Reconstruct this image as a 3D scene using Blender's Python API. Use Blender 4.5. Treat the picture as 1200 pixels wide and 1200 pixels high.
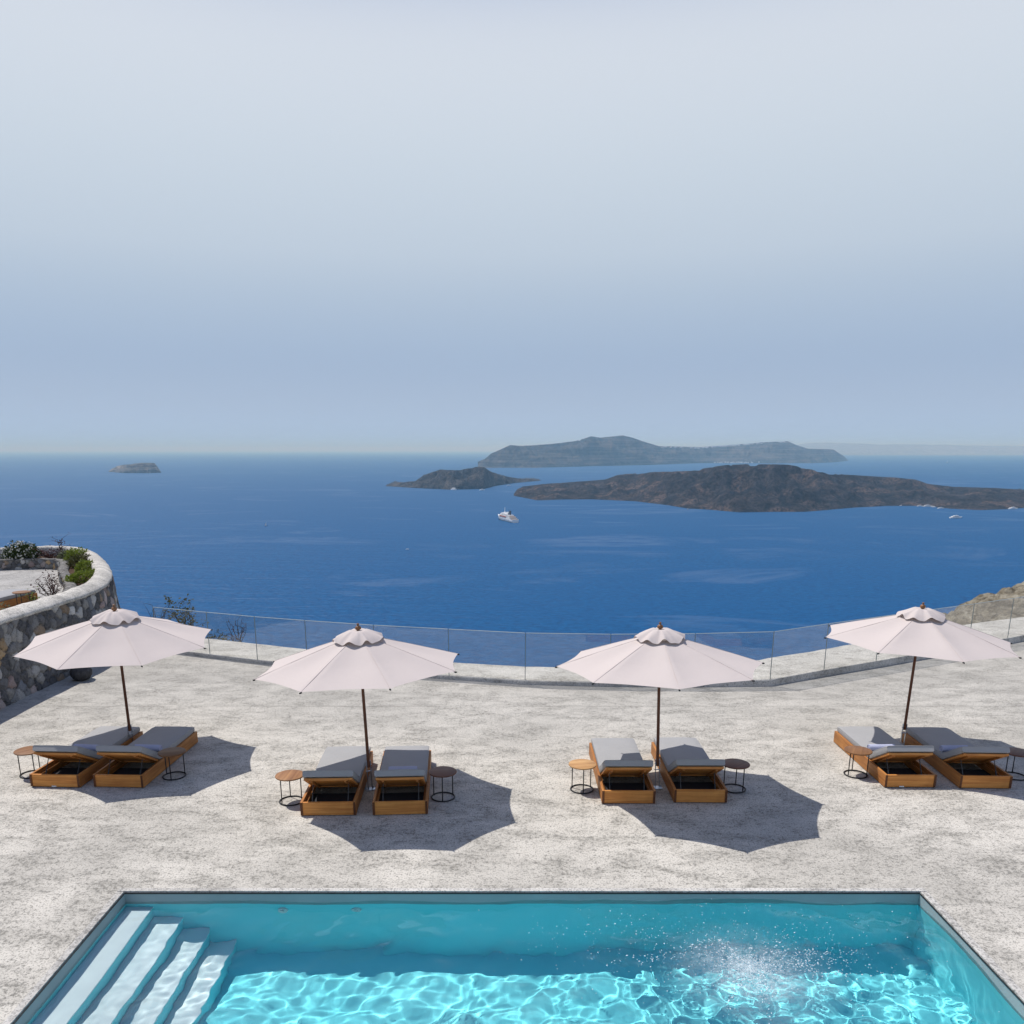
import bpy, bmesh, math, random
import numpy as np
from mathutils import Vector, Matrix, noise as mn

for o in list(bpy.data.objects):
    bpy.data.objects.remove(o)
SC = bpy.context.scene
COL = SC.collection
R = math.radians
PI = math.pi
random.seed(7)
RNG = np.random.default_rng(11)

# ------------------------------------------------------------------ camera
F, CY, CX, HOR, CAMH = 970.7, 780.9, 588.0, 527.0, 5.05     # in pixels of the 1200 px photograph
PITCH = math.atan((CY - HOR) / F)
cam = bpy.data.cameras.new('camera')
cam.sensor_fit = 'HORIZONTAL'
cam.sensor_width = 36
cam.lens = 36 * F / 1200
cam.shift_x = (600 - CX) / 1200
cam.shift_y = (CY - 600) / 1200
cam.clip_start = 0.1
cam.clip_end = 400000
camo = bpy.data.objects.new('camera', cam)
camo.location = (0, 0, CAMH)
camo.rotation_euler = (PI / 2 - PITCH, 0, 0)
COL.objects.link(camo)
SC.camera = camo

# ------------------------------------------------------------------ sun and sky
SUNV = Vector((-0.424, 0.335, 1.0)).normalized()
EL = math.asin(SUNV.z)
AZ = math.atan2(SUNV.x, SUNV.y)
sun = bpy.data.lights.new('sun', 'SUN')
sun.energy = 4.3
sun.angle = R(0.5)
sun.color = (1.0, 0.965, 0.91)
suno = bpy.data.objects.new('sun', sun)
suno.rotation_euler = (-SUNV).to_track_quat('-Z', 'Y').to_euler()
suno.location = (-20, 15, 60)
COL.objects.link(suno)

W = bpy.data.worlds.new('World')
SC.world = W
W.use_nodes = True
nt = W.node_tree
nt.nodes.clear()
n_out = nt.nodes.new('ShaderNodeOutputWorld')
n_bg = nt.nodes.new('ShaderNodeBackground')
n_bg.inputs['Strength'].default_value = 0.1
n_sky = nt.nodes.new('ShaderNodeTexSky')
n_sky.sky_type = 'NISHITA'
n_sky.sun_disc = False
n_sky.sun_elevation = EL
n_sky.sun_rotation = AZ
n_sky.altitude = 220
n_sky.dust_density = 2.0
n_tc = nt.nodes.new('ShaderNodeTexCoord')
n_sep = nt.nodes.new('ShaderNodeSeparateXYZ')
n_ramp = nt.nodes.new('ShaderNodeValToRGB')
n_veil = nt.nodes.new('ShaderNodeMix')
n_veil.data_type = 'RGBA'
n_scale = nt.nodes.new('ShaderNodeMix')
n_scale.data_type = 'RGBA'
n_scale.blend_type = 'MULTIPLY'
n_scale.inputs[0].default_value = 1.0
n_fac = nt.nodes.new('ShaderNodeMapRange')
nt.links.new(n_tc.outputs['Generated'], n_sep.inputs[0])
nt.links.new(n_sep.outputs['Z'], n_ramp.inputs[0])


def lin(c):
    return tuple((v / 255 / 12.92) if v / 255 <= 0.04045 else ((v / 255 + 0.055) / 1.055) ** 2.4 for v in c)


# thin veil of high summer haze: pale overhead, a bluer band low down, milky at the sea
SKY = [(0.0, (166, 195, 238)), (0.02, (172, 196, 230)), (0.05, (170, 189, 217)), (0.085, (163, 183, 212)),
       (0.118, (166, 186, 213)), (0.165, (180, 197, 217)), (0.203, (192, 206, 222)), (0.28, (205, 217, 229)),
       (0.345, (213, 222, 233)), (0.41, (217, 224, 234)), (0.55, (110, 145, 205)), (1.0, (45, 85, 165))]
el = n_ramp.color_ramp.elements
while len(el) < len(SKY):
    el.new(0.5)
for e, (p, c) in zip(el, SKY):
    e.position = p
    e.color = (*lin(c), 1)
n_ramp.color_ramp.interpolation = 'B_SPLINE'
n_scale.inputs[7].default_value = (10, 10, 10, 1)
nt.links.new(n_ramp.outputs[0], n_scale.inputs[6])
nt.links.new(n_sep.outputs['Z'], n_fac.inputs[0])
n_fac.inputs[1].default_value = 0.41
n_fac.inputs[2].default_value = 0.55
n_fac.inputs[3].default_value = 0.95
n_fac.inputs[4].default_value = 0.6
nt.links.new(n_fac.outputs[0], n_veil.inputs[0])
nt.links.new(n_sky.outputs[0], n_veil.inputs[6])
nt.links.new(n_scale.outputs[2], n_veil.inputs[7])
nt.links.new(n_veil.outputs[2], n_bg.inputs['Color'])
nt.links.new(n_bg.outputs[0], n_out.inputs['Surface'])

SC.view_settings.view_transform = 'Standard'
SC.view_settings.look = 'None'
SC.view_settings.exposure = 0.0
SC.view_settings.gamma = 1.0
SC.view_settings.use_curve_mapping = False
SC.render.engine = 'CYCLES'
SC.cycles.use_denoising = True
SC.cycles.max_bounces = 10
SC.cycles.transparent_max_bounces = 24
SC.cycles.volume_bounces = 0
SC.cycles.sample_clamp_indirect = 6
SC.cycles.caustics_refractive = True
SC.cycles.caustics_reflective = False
sun.cycles.is_caustics_light = True

# ------------------------------------------------------------------ helpers
_T = (CY - HOR) / F
_P = math.atan(_T)
_C, _S = math.cos(_P), math.sin(_P)
SEA = 220.0                                   # metres from the camera down to the sea
ZSEA = CAMH - SEA


def ray(x, y):
    u = (CY - y) / F
    return np.array([(x - CX) / F, _C + u * _S, -_S + u * _C])


def at_z(x, y, z):
    d = ray(x, y)
    return d * ((z - CAMH) / d[2]) + np.array([0, 0, CAMH])


def at_d(x, y, D):
    d = ray(x, y)
    return d * (D / d[1]) + np.array([0, 0, CAMH])


def fbm(x, y, z=0.0, octv=5, gain=0.5, lac=2.0):
    a, s, f = 1.0, 0.0, 1.0
    for _ in range(octv):
        s += a * mn.noise(Vector((x * f, y * f, z * f)))
        a *= gain
        f *= lac
    return s


def mesh_from(name, V, FC, mat=None, parent=None, smooth=False):
    me = bpy.data.meshes.new(name)
    me.from_pydata([tuple(map(float, v)) for v in V], [], [tuple(map(int, f)) for f in FC])
    if mat:
        me.materials.append(mat)
    if smooth:
        me.polygons.foreach_set('use_smooth', [True] * len(me.polygons))
    me.update()
    o = bpy.data.objects.new(name, me)
    COL.objects.link(o)
    if parent:
        o.parent = parent
    return o


def grid_faces(nu, nv):
    i = np.arange(nu - 1)[:, None] * nv + np.arange(nv - 1)[None, :]
    return np.stack([i, i + nv, i + nv + 1, i + 1], -1).reshape(-1, 4)


class MB:
    """collects shapes that become ONE mesh object"""

    def __init__(self):
        self.bm = bmesh.new()

    def add(self, V, FC):
        vs = [self.bm.verts.new(v) for v in V]
        for f in FC:
            try:
                self.bm.faces.new([vs[i] for i in f])
            except ValueError:
                pass
        return vs

    def box(self, c, s, rot=None, bevel=0.0, seg=2):
        b = bmesh.new()
        bmesh.ops.create_cube(b, size=1.0)
        bmesh.ops.scale(b, vec=s, verts=b.verts)
        if bevel:
            bmesh.ops.bevel(b, geom=b.edges[:], offset=bevel, segments=seg, profile=0.7, affect='EDGES')
        M = Matrix.Translation(c) @ (rot.to_4x4() if rot else Matrix())
        bmesh.ops.transform(b, matrix=M, verts=b.verts)
        self.merge(b)
        return self

    def merge(self, b):
        b.verts.index_update()
        self.add([v.co.copy() for v in b.verts], [[v.index for v in f.verts] for f in b.faces])
        b.free()

    def tube(self, pts, rad, n=8, cap=True, closed=False):
        pts = [Vector(p) for p in pts]
        rads = rad if isinstance(rad, (list, tuple)) else [rad] * len(pts)
        V, FC = [], []
        up = None
        m = len(pts)
        for i, p in enumerate(pts):
            if closed:
                t = pts[(i + 1) % m] - pts[i - 1]
            else:
                t = pts[min(i + 1, m - 1)] - pts[max(i - 1, 0)]
            t.normalize()
            if up is None:
                up = Vector((0, 0, 1)) if abs(t.z) < 0.9 else Vector((1, 0, 0))
            a = t.cross(up).normalized()
            b = a.cross(t).normalized()
            up = b
            for k in range(n):
                q = 2 * PI * k / n
                V.append(p + (a * math.cos(q) + b * math.sin(q)) * rads[i])
        L = m if closed else m - 1
        for i in range(L):
            for k in range(n):
                j = (i + 1) % m
                FC.append((i * n + k, i * n + (k + 1) % n, j * n + (k + 1) % n, j * n + k))
        if cap and not closed:
            FC.append(tuple(range(n - 1, -1, -1)))
            FC.append(tuple((m - 1) * n + k for k in range(n)))
        self.add(V, FC)
        return self

    def lathe(self, prof, n=24, c=(0, 0, 0)):
        V, FC = [], []
        c = Vector(c)
        for r, z in prof:
            for k in range(n):
                q = 2 * PI * k / n
                V.append(c + Vector((r * math.cos(q), r * math.sin(q), z)))
        for i in range(len(prof) - 1):
            for k in range(n):
                FC.append((i * n + k, i * n + (k + 1) % n, (i + 1) * n + (k + 1) % n, (i + 1) * n + k))
        if prof[0][0] > 1e-5:
            FC.append(tuple(range(n - 1, -1, -1)))
        if prof[-1][0] > 1e-5:
            FC.append(tuple((len(prof) - 1) * n + k for k in range(n)))
        self.add(V, FC)
        return self

    def build(self, name, mat=None, parent=None, smooth=False, sharp=None, bevel=0.0):
        me = bpy.data.meshes.new(name)
        bmesh.ops.remove_doubles(self.bm, verts=self.bm.verts, dist=1e-5)
        bmesh.ops.recalc_face_normals(self.bm, faces=self.bm.faces)
        self.bm.to_mesh(me)
        self.bm.free()
        if mat:
            me.materials.append(mat)
        if smooth:
            me.polygons.foreach_set('use_smooth', [True] * len(me.polygons))
            if sharp:
                me.set_sharp_from_angle(angle=R(sharp))
        o = bpy.data.objects.new(name, me)
        COL.objects.link(o)
        if parent:
            o.parent = parent
        return o


def tag(o, label, cat, group=None):
    o['label'] = label
    o['category'] = cat
    if group:
        o['group'] = group
    return o


def thing(name, label, cat, loc=(0, 0, 0), rz=0.0, group=None):
    o = bpy.data.objects.new(name, None)
    o.empty_display_size = 0.2
    COL.objects.link(o)
    o.location = loc
    o.rotation_euler = (0, 0, rz)
    return tag(o, label, cat, group)


def structure(o, kind='structure'):
    o['kind'] = kind
    return o


def dup(root, loc, rz=None, label=None):
    kids = [k for k in bpy.data.objects if k.parent == root]
    c = root.copy()
    COL.objects.link(c)
    c.location = loc
    if rz is not None:
        c.rotation_euler = (0, 0, rz)
    if label:
        c['label'] = label

    def rec(src, dst):
        for k in [k for k in bpy.data.objects if k.parent == src]:
            n = k.copy()
            COL.objects.link(n)
            n.parent = dst
            n.matrix_parent_inverse = k.matrix_parent_inverse
            rec(k, n)
    rec(root, c)
    return c


# ------------------------------------------------------------------ materials
class NB:
    def __init__(self, name, rough=0.6, spec=0.3):
        self.m = bpy.data.materials.new(name)
        self.m.use_nodes = True
        self.t = self.m.node_tree
        self.p = self.t.nodes['Principled BSDF']
        self.p.inputs['Roughness'].default_value = rough
        self.p.inputs['Specular IOR Level'].default_value = spec
        self.o = self.t.nodes['Material Output']
        self.tc = None

    def n(self, typ, **kw):
        x = self.t.nodes.new(typ)
        for k, v in kw.items():
            setattr(x, k, v)
        return x

    def l(self, a, b):
        self.t.links.new(a, b)

    def coord(self, scale=(1, 1, 1), rot=(0, 0, 0), which='Object'):
        if not self.tc:
            self.tc = self.n('ShaderNodeTexCoord')
        m = self.n('ShaderNodeMapping')
        m.inputs['Scale'].default_value = scale
        m.inputs['Rotation'].default_value = rot
        self.l(self.tc.outputs[which], m.inputs[0])
        return m.outputs[0]

    def noise(self, scale, detail=4, rough=0.5, vec=None, dist=0.0):
        x = self.n('ShaderNodeTexNoise')
        x.inputs['Scale'].default_value = scale
        x.inputs['Detail'].default_value = detail
        x.inputs['Roughness'].default_value = rough
        x.inputs['Distortion'].default_value = dist
        self.l(vec if vec is not None else self.coord(), x.inputs['Vector'])
        return x.outputs['Fac']

    def ramp(self, src, stops, interp='LINEAR'):
        x = self.n('ShaderNodeValToRGB')
        e = x.color_ramp.elements
        while len(e) < len(stops):
            e.new(0.5)
        for q, (p, c) in zip(e, stops):
            q.position = p
            q.color = (*c, 1) if isinstance(c, (tuple, list)) else (c, c, c, 1)
        x.color_ramp.interpolation = interp
        self.l(src, x.inputs[0])
        return x.outputs[0]

    def mix(self, fac, a, b, mode='MIX'):
        x = self.n('ShaderNodeMix', data_type='RGBA', blend_type=mode)
        for s, v in ((0, fac), (6, a), (7, b)):
            if hasattr(v, 'is_linked'):
                self.l(v, x.inputs[s])
            elif s == 0:
                x.inputs[0].default_value = v
            else:
                x.inputs[s].default_value = (*v, 1)
        return x.outputs[2]

    def math(self, op, a, b=0.0, c=None):
        x = self.n('ShaderNodeMath', operation=op)
        for i, v in enumerate((a, b, c)):
            if v is None:
                continue
            if hasattr(v, 'is_linked'):
                self.l(v, x.inputs[i])
            else:
                x.inputs[i].default_value = v
        return x.outputs[0]

    def bump(self, src, strength=0.3, dist=0.02, prev=None):
        x = self.n('ShaderNodeBump')
        x.inputs['Strength'].default_value = strength
        x.inputs['Distance'].default_value = dist
        self.l(src, x.inputs['Height'])
        if prev is not None:
            self.l(prev, x.inputs['Normal'])
        return x.outputs[0]

    def base(self, c):
        if hasattr(c, 'is_linked'):
            self.l(c, self.p.inputs['Base Color'])
        else:
            self.p.inputs['Base Color'].default_value = (*c, 1)

    def normal(self, s):
        self.l(s, self.p.inputs['Normal'])


def plain(name, c, rough=0.5, spec=0.3, metal=0.0):
    b = NB(name, rough, spec)
    b.base(c)
    b.p.inputs['Metallic'].default_value = metal
    return b.m


def concrete(name, lo, hi, dirt, joint=False, warm=None):
    """rough trowelled lime concrete: pits, swirls, grey wear"""
    b = NB(name, 0.92, 0.15)
    v = b.coord()
    big = b.noise(0.33, 5, 0.62, v, 0.5)
    mid = b.noise(2.0, 7, 0.72, b.coord((0.75, 1.25, 1), (0, 0, 0.12)), 0.45)
    pit = b.noise(17, 6, 0.80, v)
    pit2 = b.noise(42, 3, 0.65, v)
    grit = b.noise(90, 2, 0.6, v)
    c = b.mix(b.ramp(mid, [(0.38, 1.0), (0.58, 0.0)]), hi, lo)
    c = b.mix(b.math('MULTIPLY', b.ramp(big, [(0.46, 0.0), (0.66, 1.0)]), 0.5), c, dirt)
    # pits gather in patches
    gate = b.math('MULTIPLY_ADD', b.ramp(mid, [(0.38, 1.0), (0.62, 0.0)]), 0.09, 0.410)
    d = b.math('SUBTRACT', gate, pit)
    pm = b.math('MULTIPLY', d, 11.0)
    cl = b.n('ShaderNodeClamp')
    b.l(pm, cl.inputs[0])
    c = b.mix(b.math('MULTIPLY', cl.outputs[0], 0.85), c, tuple(x * 0.34 for x in lo))
    sp = b.ramp(pit2, [(0.39, 1.0), (0.47, 0.0)])
    c = b.mix(b.math('MULTIPLY', sp, 0.85), c, tuple(x * 0.42 for x in lo))
    c = b.mix(b.math('MULTIPLY', b.ramp(grit, [(0.35, 0.0), (0.65, 1.0)]), 0.30), c, tuple(min(1, x * 1.22) for x in hi))
    blot = b.noise(6.5, 5, 0.75, b.coord((0.7, 1.3, 1), (0, 0, 0.05)), 0.3)
    bl = b.math('MULTIPLY', b.ramp(blot, [(0.36, 1.0), (0.48, 0.0)]), b.ramp(mid, [(0.40, 1.0), (0.60, 0.15)]))
    c = b.mix(b.math('MULTIPLY', bl, 0.55), c, tuple(x * 0.52 for x in lo))
    if joint:
        # old grey wear towards the parapet, and one pour line across the terrace
        s = b.n('ShaderNodeSeparateXYZ')
        b.l(v, s.inputs[0])
        wob = b.math('MULTIPLY_ADD', big, 5.0, s.outputs['Y'])
        wear = b.n('ShaderNodeMapRange')
        b.l(wob, wear.inputs[0])
        for i, q in enumerate((14.6, 20.5, 0.0, 0.55)):
            wear.inputs[i + 1].default_value = q
        strk = b.noise(1.5, 6, 0.7, b.coord((0.35, 1.3, 1), (0, 0, -0.1)), 0.8)
        wf = b.math('MULTIPLY', wear.outputs[0], b.ramp(strk, [(0.36, 1.0), (0.66, 0.30)]))
        c = b.mix(wf, c, dirt)
        jl = b.math('ABSOLUTE', b.math('SUBTRACT', b.math('MULTIPLY_ADD', big, 0.12, s.outputs['Y']), 16.16))
        jf = b.ramp(jl, [(0.0, 0.55), (0.035, 0.0)])
        jn = b.ramp(b.noise(1.2, 4, 0.6, v), [(0.35, 0.15), (0.6, 1.0)])
        c = b.mix(b.math('MULTIPLY', jf, jn), c, tuple(x * 0.45 for x in lo))
    b.base(c)
    h = b.math('SUBTRACT', b.math('MULTIPLY_ADD', grit, 0.25, b.math('MULTIPLY', mid, 0.9)), cl.outputs[0])
    b.normal(b.bump(h, 0.55, 0.012))
    return b.m


def wood(name, lo, hi, axis, rough=0.55, vary=0.25, scale=1.0):
    b = NB(name, rough, 0.3)
    sc = {0: (1.2, 26, 26), 1: (26, 1.2, 26), 2: (26, 26, 1.2)}[axis]
    oi = b.n('ShaderNodeObjectInfo')
    v0 = b.coord(tuple(s * scale for s in sc))
    va = b.n('ShaderNodeVectorMath', operation='ADD')
    off = b.n('ShaderNodeCombineXYZ')
    r10 = b.math('MULTIPLY', oi.outputs['Random'], 37.0)
    for i in range(3):
        b.l(r10, off.inputs[i])
    b.l(v0, va.inputs[0])
    b.l(off.outputs[0], va.inputs[1])
    g = b.noise(1.0, 5, 0.6, va.outputs[0], 0.7)
    blot = b.noise(3.0, 3, 0.5)
    c = b.ramp(g, [(0.30, lo), (0.52, tuple((x + y) / 2 for x, y in zip(lo, hi))), (0.72, hi)])
    c = b.mix(b.math('MULTIPLY', b.ramp(blot, [(0.42, 0.0), (0.68, 1.0)]), 0.35), c, tuple(x * 0.55 for x in lo))
    f = b.math('MULTIPLY', oi.outputs['Random'], vary)
    c = b.mix(f, c, tuple(x * 0.35 for x in lo))
    b.base(c)
    b.normal(b.bump(g, 0.25, 0.004))
    return b.m


def fabric(name, c, tr=0.0, weave=380, wr=0.25, stain=0.08):
    b = NB(name, 0.9, 0.1)
    v = b.coord()
    w = b.noise(weave, 2, 0.5, v)
    q = b.noise(2.2, 4, 0.6, v)
    col = b.mix(b.math('MULTIPLY', b.ramp(w, [(0.35, 0.0), (0.65, 1.0)]), 0.25), c, tuple(x * 0.78 for x in c))
    col = b.mix(b.math('MULTIPLY', b.ramp(q, [(0.42, 0.0), (0.7, 1.0)]), stain * 4), col, tuple(x * 0.8 for x in c))
    b.base(col)
    wrk = b.noise(5.0, 3, 0.55, v, 0.6)
    b.normal(b.bump(w, 0.15, 0.002, b.bump(wrk, wr, 0.02)))
    if tr:
        t = b.n('ShaderNodeBsdfTranslucent')
        b.l(col, t.inputs[0])
        m = b.n('ShaderNodeMixShader')
        m.inputs[0].default_value = tr
        b.l(b.p.outputs[0], m.inputs[1])
        b.l(t.outputs[0], m.inputs[2])
        b.l(m.outputs[0], b.o.inputs['Surface'])
    return b.m


def leaf(name, a, c, tr=0.25):
    b = NB(name, 0.55, 0.3)
    oi = b.noise(9.0, 3, 0.6)
    col = b.ramp(oi, [(0.35, a), (0.65, c)])
    b.base(col)
    t = b.n('ShaderNodeBsdfTranslucent')
    b.l(col, t.inputs[0])
    m = b.n('ShaderNodeMixShader')
    m.inputs[0].default_value = tr
    b.l(b.p.outputs[0], m.inputs[1])
    b.l(t.outputs[0], m.inputs[2])
    b.l(m.outputs[0], b.o.inputs['Surface'])
    return b.m


M = {}
M['ground'] = concrete('terrace_concrete', (0.40, 0.376, 0.332), (0.572, 0.537, 0.478), (0.284, 0.268, 0.24), joint=True)
M['ledge'] = concrete('ledge_concrete', (0.46, 0.43, 0.38), (0.60, 0.565, 0.51), (0.36, 0.335, 0.29))
M['upper_floor'] = concrete('upper_floor_concrete', (0.36, 0.345, 0.325), (0.46, 0.44, 0.415), (0.30, 0.285, 0.265))
M['cap'] = concrete('wall_cap_render', (0.44, 0.415, 0.375), (0.64, 0.60, 0.54), (0.30, 0.285, 0.26))
M['coping'] = concrete('coping_concrete', (0.44, 0.42, 0.39), (0.60, 0.575, 0.535), (0.20, 0.19, 0.175))
M['teak_x'] = wood('teak_across', (0.46, 0.155, 0.034), (0.77, 0.355, 0.092), 0, 0.55, 0.12)
M['teak_y'] = wood('teak_along', (0.32, 0.115, 0.028), (0.60, 0.27, 0.078), 1, 0.55, 0.15)
M['teak_end'] = wood('teak_end_grain', (0.10, 0.036, 0.014), (0.17, 0.065, 0.024), 2)
M['table_top'] = wood('table_wood', (0.20, 0.082, 0.03), (0.42, 0.21, 0.085), 0, 0.5, 0.6, 0.6)
M['table_light'] = wood('table_wood_pale', (0.34, 0.15, 0.05), (0.62, 0.37, 0.16), 0, 0.5, 0.2, 0.5)
M['table_dark'] = wood('table_wood_walnut', (0.105, 0.042, 0.026), (0.22, 0.095, 0.055), 0, 0.5, 0.2, 0.6)
M['pole_wood'] = wood('pole_wood', (0.10, 0.034, 0.017), (0.20, 0.078, 0.038), 2, 0.45, 0.2)
M['finial_wood'] = wood('finial_wood', (0.16, 0.07, 0.03), (0.34, 0.17, 0.08), 2, 0.45, 0.3)
M['black_metal'] = plain('black_metal', (0.012, 0.012, 0.013), 0.5, 0.4)
M['gas_metal'] = plain('dark_steel', (0.03, 0.032, 0.036), 0.35, 0.5)
M['steel'] = plain('bracket_steel', (0.42, 0.46, 0.52), 0.3, 0.5, 0.9)
M['cushion'] = fabric('cushion_fabric', (0.35, 0.347, 0.35))
M['towel'] = fabric('towel_cloth', (0.44, 0.46, 0.60), 0.0, 160, 0.6)
M['canopy'] = fabric('parasol_canvas', (0.61, 0.535, 0.503), 0.08, 260, 0.28, 0.02)
M['white'] = plain('white_label', (0.8, 0.8, 0.78), 0.6)
M['shade_sheet'] = plain('shade_black', (0.05, 0.05, 0.055), 0.9, 0.1)  # near black for the shade inside the lounger frames

# ------------------------------------------------------------------ sea
b = NB('sea_water', 0.22, 0.09)
v = b.coord()
far = b.noise(0.0016, 4, 0.55, b.coord((1.0, 1.0, 1), (0, 0, 0.35)), 1.2)
slick = b.noise(0.0011, 5, 0.6, b.coord((0.8, 1.5, 1), (0, 0, -0.5)), 2.4)
sl = b.math('MULTIPLY', b.ramp(slick, [(0.53, 0.0), (0.60, 1.0), (0.66, 0.15)]), b.ramp(far, [(0.42, 0.0), (0.62, 1.0)]))
chop = b.noise(0.13, 4, 0.66, b.coord((0.75, 1.1, 1), (0, 0, 0.25)), 0.5)
swell = b.noise(0.018, 3, 0.5, b.coord((0.45, 1.8, 1), (0, 0, 0.45)), 0.3)
colr = b.mix(b.ramp(chop, [(0.32, 0.0), (0.68, 1.0)]), (0.0012, 0.043, 0.136), (0.0050, 0.094, 0.242))
colr = b.mix(b.ramp(far, [(0.35, 0.0), (0.7, 0.4)]), colr, (0.004, 0.070, 0.200))
colr = b.mix(b.math('MULTIPLY', sl, 0.5), colr, (0.055, 0.12, 0.24))
nrm = b.bump(chop, 0.9, 2.0, b.bump(swell, 0.9, 6.0))
b.t.nodes.remove(b.p)
dif = b.n('ShaderNodeBsdfDiffuse')
glo = b.n('ShaderNodeBsdfGlossy')
lw = b.n('ShaderNodeLayerWeight')
lw.inputs['Blend'].default_value = 0.5
b.l(colr, dif.inputs['Color'])
b.l(nrm, dif.inputs['Normal'])
b.l(nrm, glo.inputs['Normal'])
b.l(b.ramp(sl, [(0.0, 0.38), (1.0, 0.28)]), glo.inputs['Roughness'])
fz = b.math('POWER', lw.outputs['Facing'], 6.0)
fz = b.math('MULTIPLY_ADD', fz, 0.10, b.math('MULTIPLY_ADD', sl, 0.05, 0.012))
mx = b.n('ShaderNodeMixShader')
b.l(fz, mx.inputs[0])
b.l(dif.outputs[0], mx.inputs[1])
b.l(glo.outputs[0], mx.inputs[2])
b.l(mx.outputs[0], b.o.inputs['Surface'])
SEAR = 150000.0
n = 96
V = [(0, 0, ZSEA)] + [(SEAR * math.cos(2 * PI * k / n), SEAR * math.sin(2 * PI * k / n), ZSEA) for k in range(n)]
sea = mesh_from('sea', V, [(0, k + 1, (k + 1) % n + 1) for k in range(n)], b.m)
structure(sea)

# ------------------------------------------------------------------ islands
def island_mat(name, dark, mid, tan, tan_amt, sc, band=0.0):
    b = NB(name, 0.95, 0.08)
    v = b.coord()
    n1 = b.noise(0.012 * sc, 7, 0.65, v, 0.6)
    n2 = b.noise(0.0035 * sc, 5, 0.6, v, 1.0)
    n3 = b.noise(0.06 * sc, 4, 0.7, v)
    c = b.mix(b.ramp(n1, [(0.36, 0.0), (0.64, 1.0)]), dark, mid)
    c = b.mix(b.math('MULTIPLY', b.ramp(n2, [(0.52, 0.0), (0.63, 1.0)]), tan_amt), c, tan)
    c = b.mix(b.math('MULTIPLY', b.ramp(n3, [(0.42, 1.0), (0.54, 0.0)]), 0.8), c, tuple(x * 0.4 for x in dark))
    if band:
        st = b.noise(0.05 * sc, 3, 0.6, b.coord((0.06, 0.06, 1.6)), 0.5)
        c = b.mix(b.math('MULTIPLY', b.ramp(st, [(0.45, 0.0), (0.6, 1.0)]), band), c, tan)
    b.base(c)
    b.normal(b.bump(n3, 1.0, 14.0 / sc, b.bump(n1, 1.0, 45.0 / sc)))
    return b.m


def island(name, shore, top, w_ridge, w_back, mat, nu, nv, rough, seed, steep=0.5, crag=1.0, label=None, small=9.0):
    xs0 = max(shore[0][0], top[0][0])
    xs1 = min(shore[-1][0], top[-1][0])
    U = np.linspace(xs0, xs1, nu)
    ys = np.interp(U, *zip(*shore))
    yt = np.minimum(np.interp(U, *zip(*top)), ys - 0.3)
    V = np.zeros((nu, nv, 3))
    T = np.concatenate([np.linspace(0, 1, nv - 9), np.linspace(1.08, 2, 9)])
    edge = np.minimum(1, np.minimum(U - xs0, xs1 - U) / (0.06 * (xs1 - xs0)) + 0.05)
    for i, x in enumerate(U):
        P0 = at_z(x, ys[i], ZSEA)
        D0 = P0[1]
        wr = w_ridge * (0.75 + 0.4 * fbm(x * 0.02, seed, 0, 3)) * edge[i] ** 0.7
        zr = at_d(x, yt[i], D0 + wr)[2] - ZSEA
        for j, t in enumerate(T):
            if t <= 1:
                D = D0 + wr * t
                h = zr * (t ** steep)
                y = ys[i] + (yt[i] - ys[i]) * t
            else:
                D = D0 + wr + w_back * edge[i] * (t - 1)
                h = zr * (1 - (t - 1) ** 1.5)
                y = yt[i]
            d = ray(x, y)
            X = D * d[0] / d[1]
            s = rough
            q = fbm(X / s, D / s, seed, 6, 0.55)
            rd = 1 - abs(mn.noise(Vector((X / s * 1.7, D / s * 1.7, seed + 3.3)))) * 2
            env = max(0.0, min(1, t * 4)) * (1 - 0.8 * max(0, 1 - abs(t - 1) * 5) if t <= 1 else 0.4)
            h2 = h + crag * (q * 0.30 + (rd - 0.5) * 0.20) * max(zr, 12) * env
            h2 += crag * small * (abs(mn.noise(Vector((X / 70, D / 70, seed)))) * 2 - 0.45 + 0.5 * mn.noise(Vector((X / 24, D / 24, seed)))) * env
            los = (CAMH - (CAMH - zr - ZSEA) * D / (D0 + wr)) - ZSEA
            if t < 1.9:
                h2 = min(h2, los + 0.2 * small * mn.noise(Vector((X / 40, D / 40, 4))))
            if t == 0:
                h2 = -3
            V[i, j] = (X, D, ZSEA + max(h2, -3 if t in (0, 2) else 0.8))
    o = mesh_from(name, V.reshape(-1, 3), grid_faces(nu, nv), mat, None, True)
    structure(o)
    if label:
        o['label'] = label
    return o


m_lava = island_mat('lava_rock', (0.010, 0.010, 0.012), (0.080, 0.064, 0.060), (0.175, 0.122, 0.098), 0.8, 1.5)
m_palea = island_mat('old_lava_rock', (0.010, 0.010, 0.012), (0.100, 0.085, 0.075), (0.20, 0.16, 0.125), 0.6, 2.2)
m_ther = island_mat('cliff_rock', (0.016, 0.016, 0.018), (0.070, 0.060, 0.056), (0.22, 0.18, 0.15), 0.55, 0.42, 0.5)
m_aspro = island_mat('pale_cliff_rock', (0.035, 0.030, 0.030), (0.16, 0.135, 0.115), (0.42, 0.36, 0.30), 0.7, 1.1, 0.6)
m_hill = island_mat('hazed_hill_rock', (0.30, 0.29, 0.28), (0.36, 0.345, 0.33), (0.42, 0.40, 0.37), 0.3, 0.1)  # haze put into the colour: rock paled to near haze brightness

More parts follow.
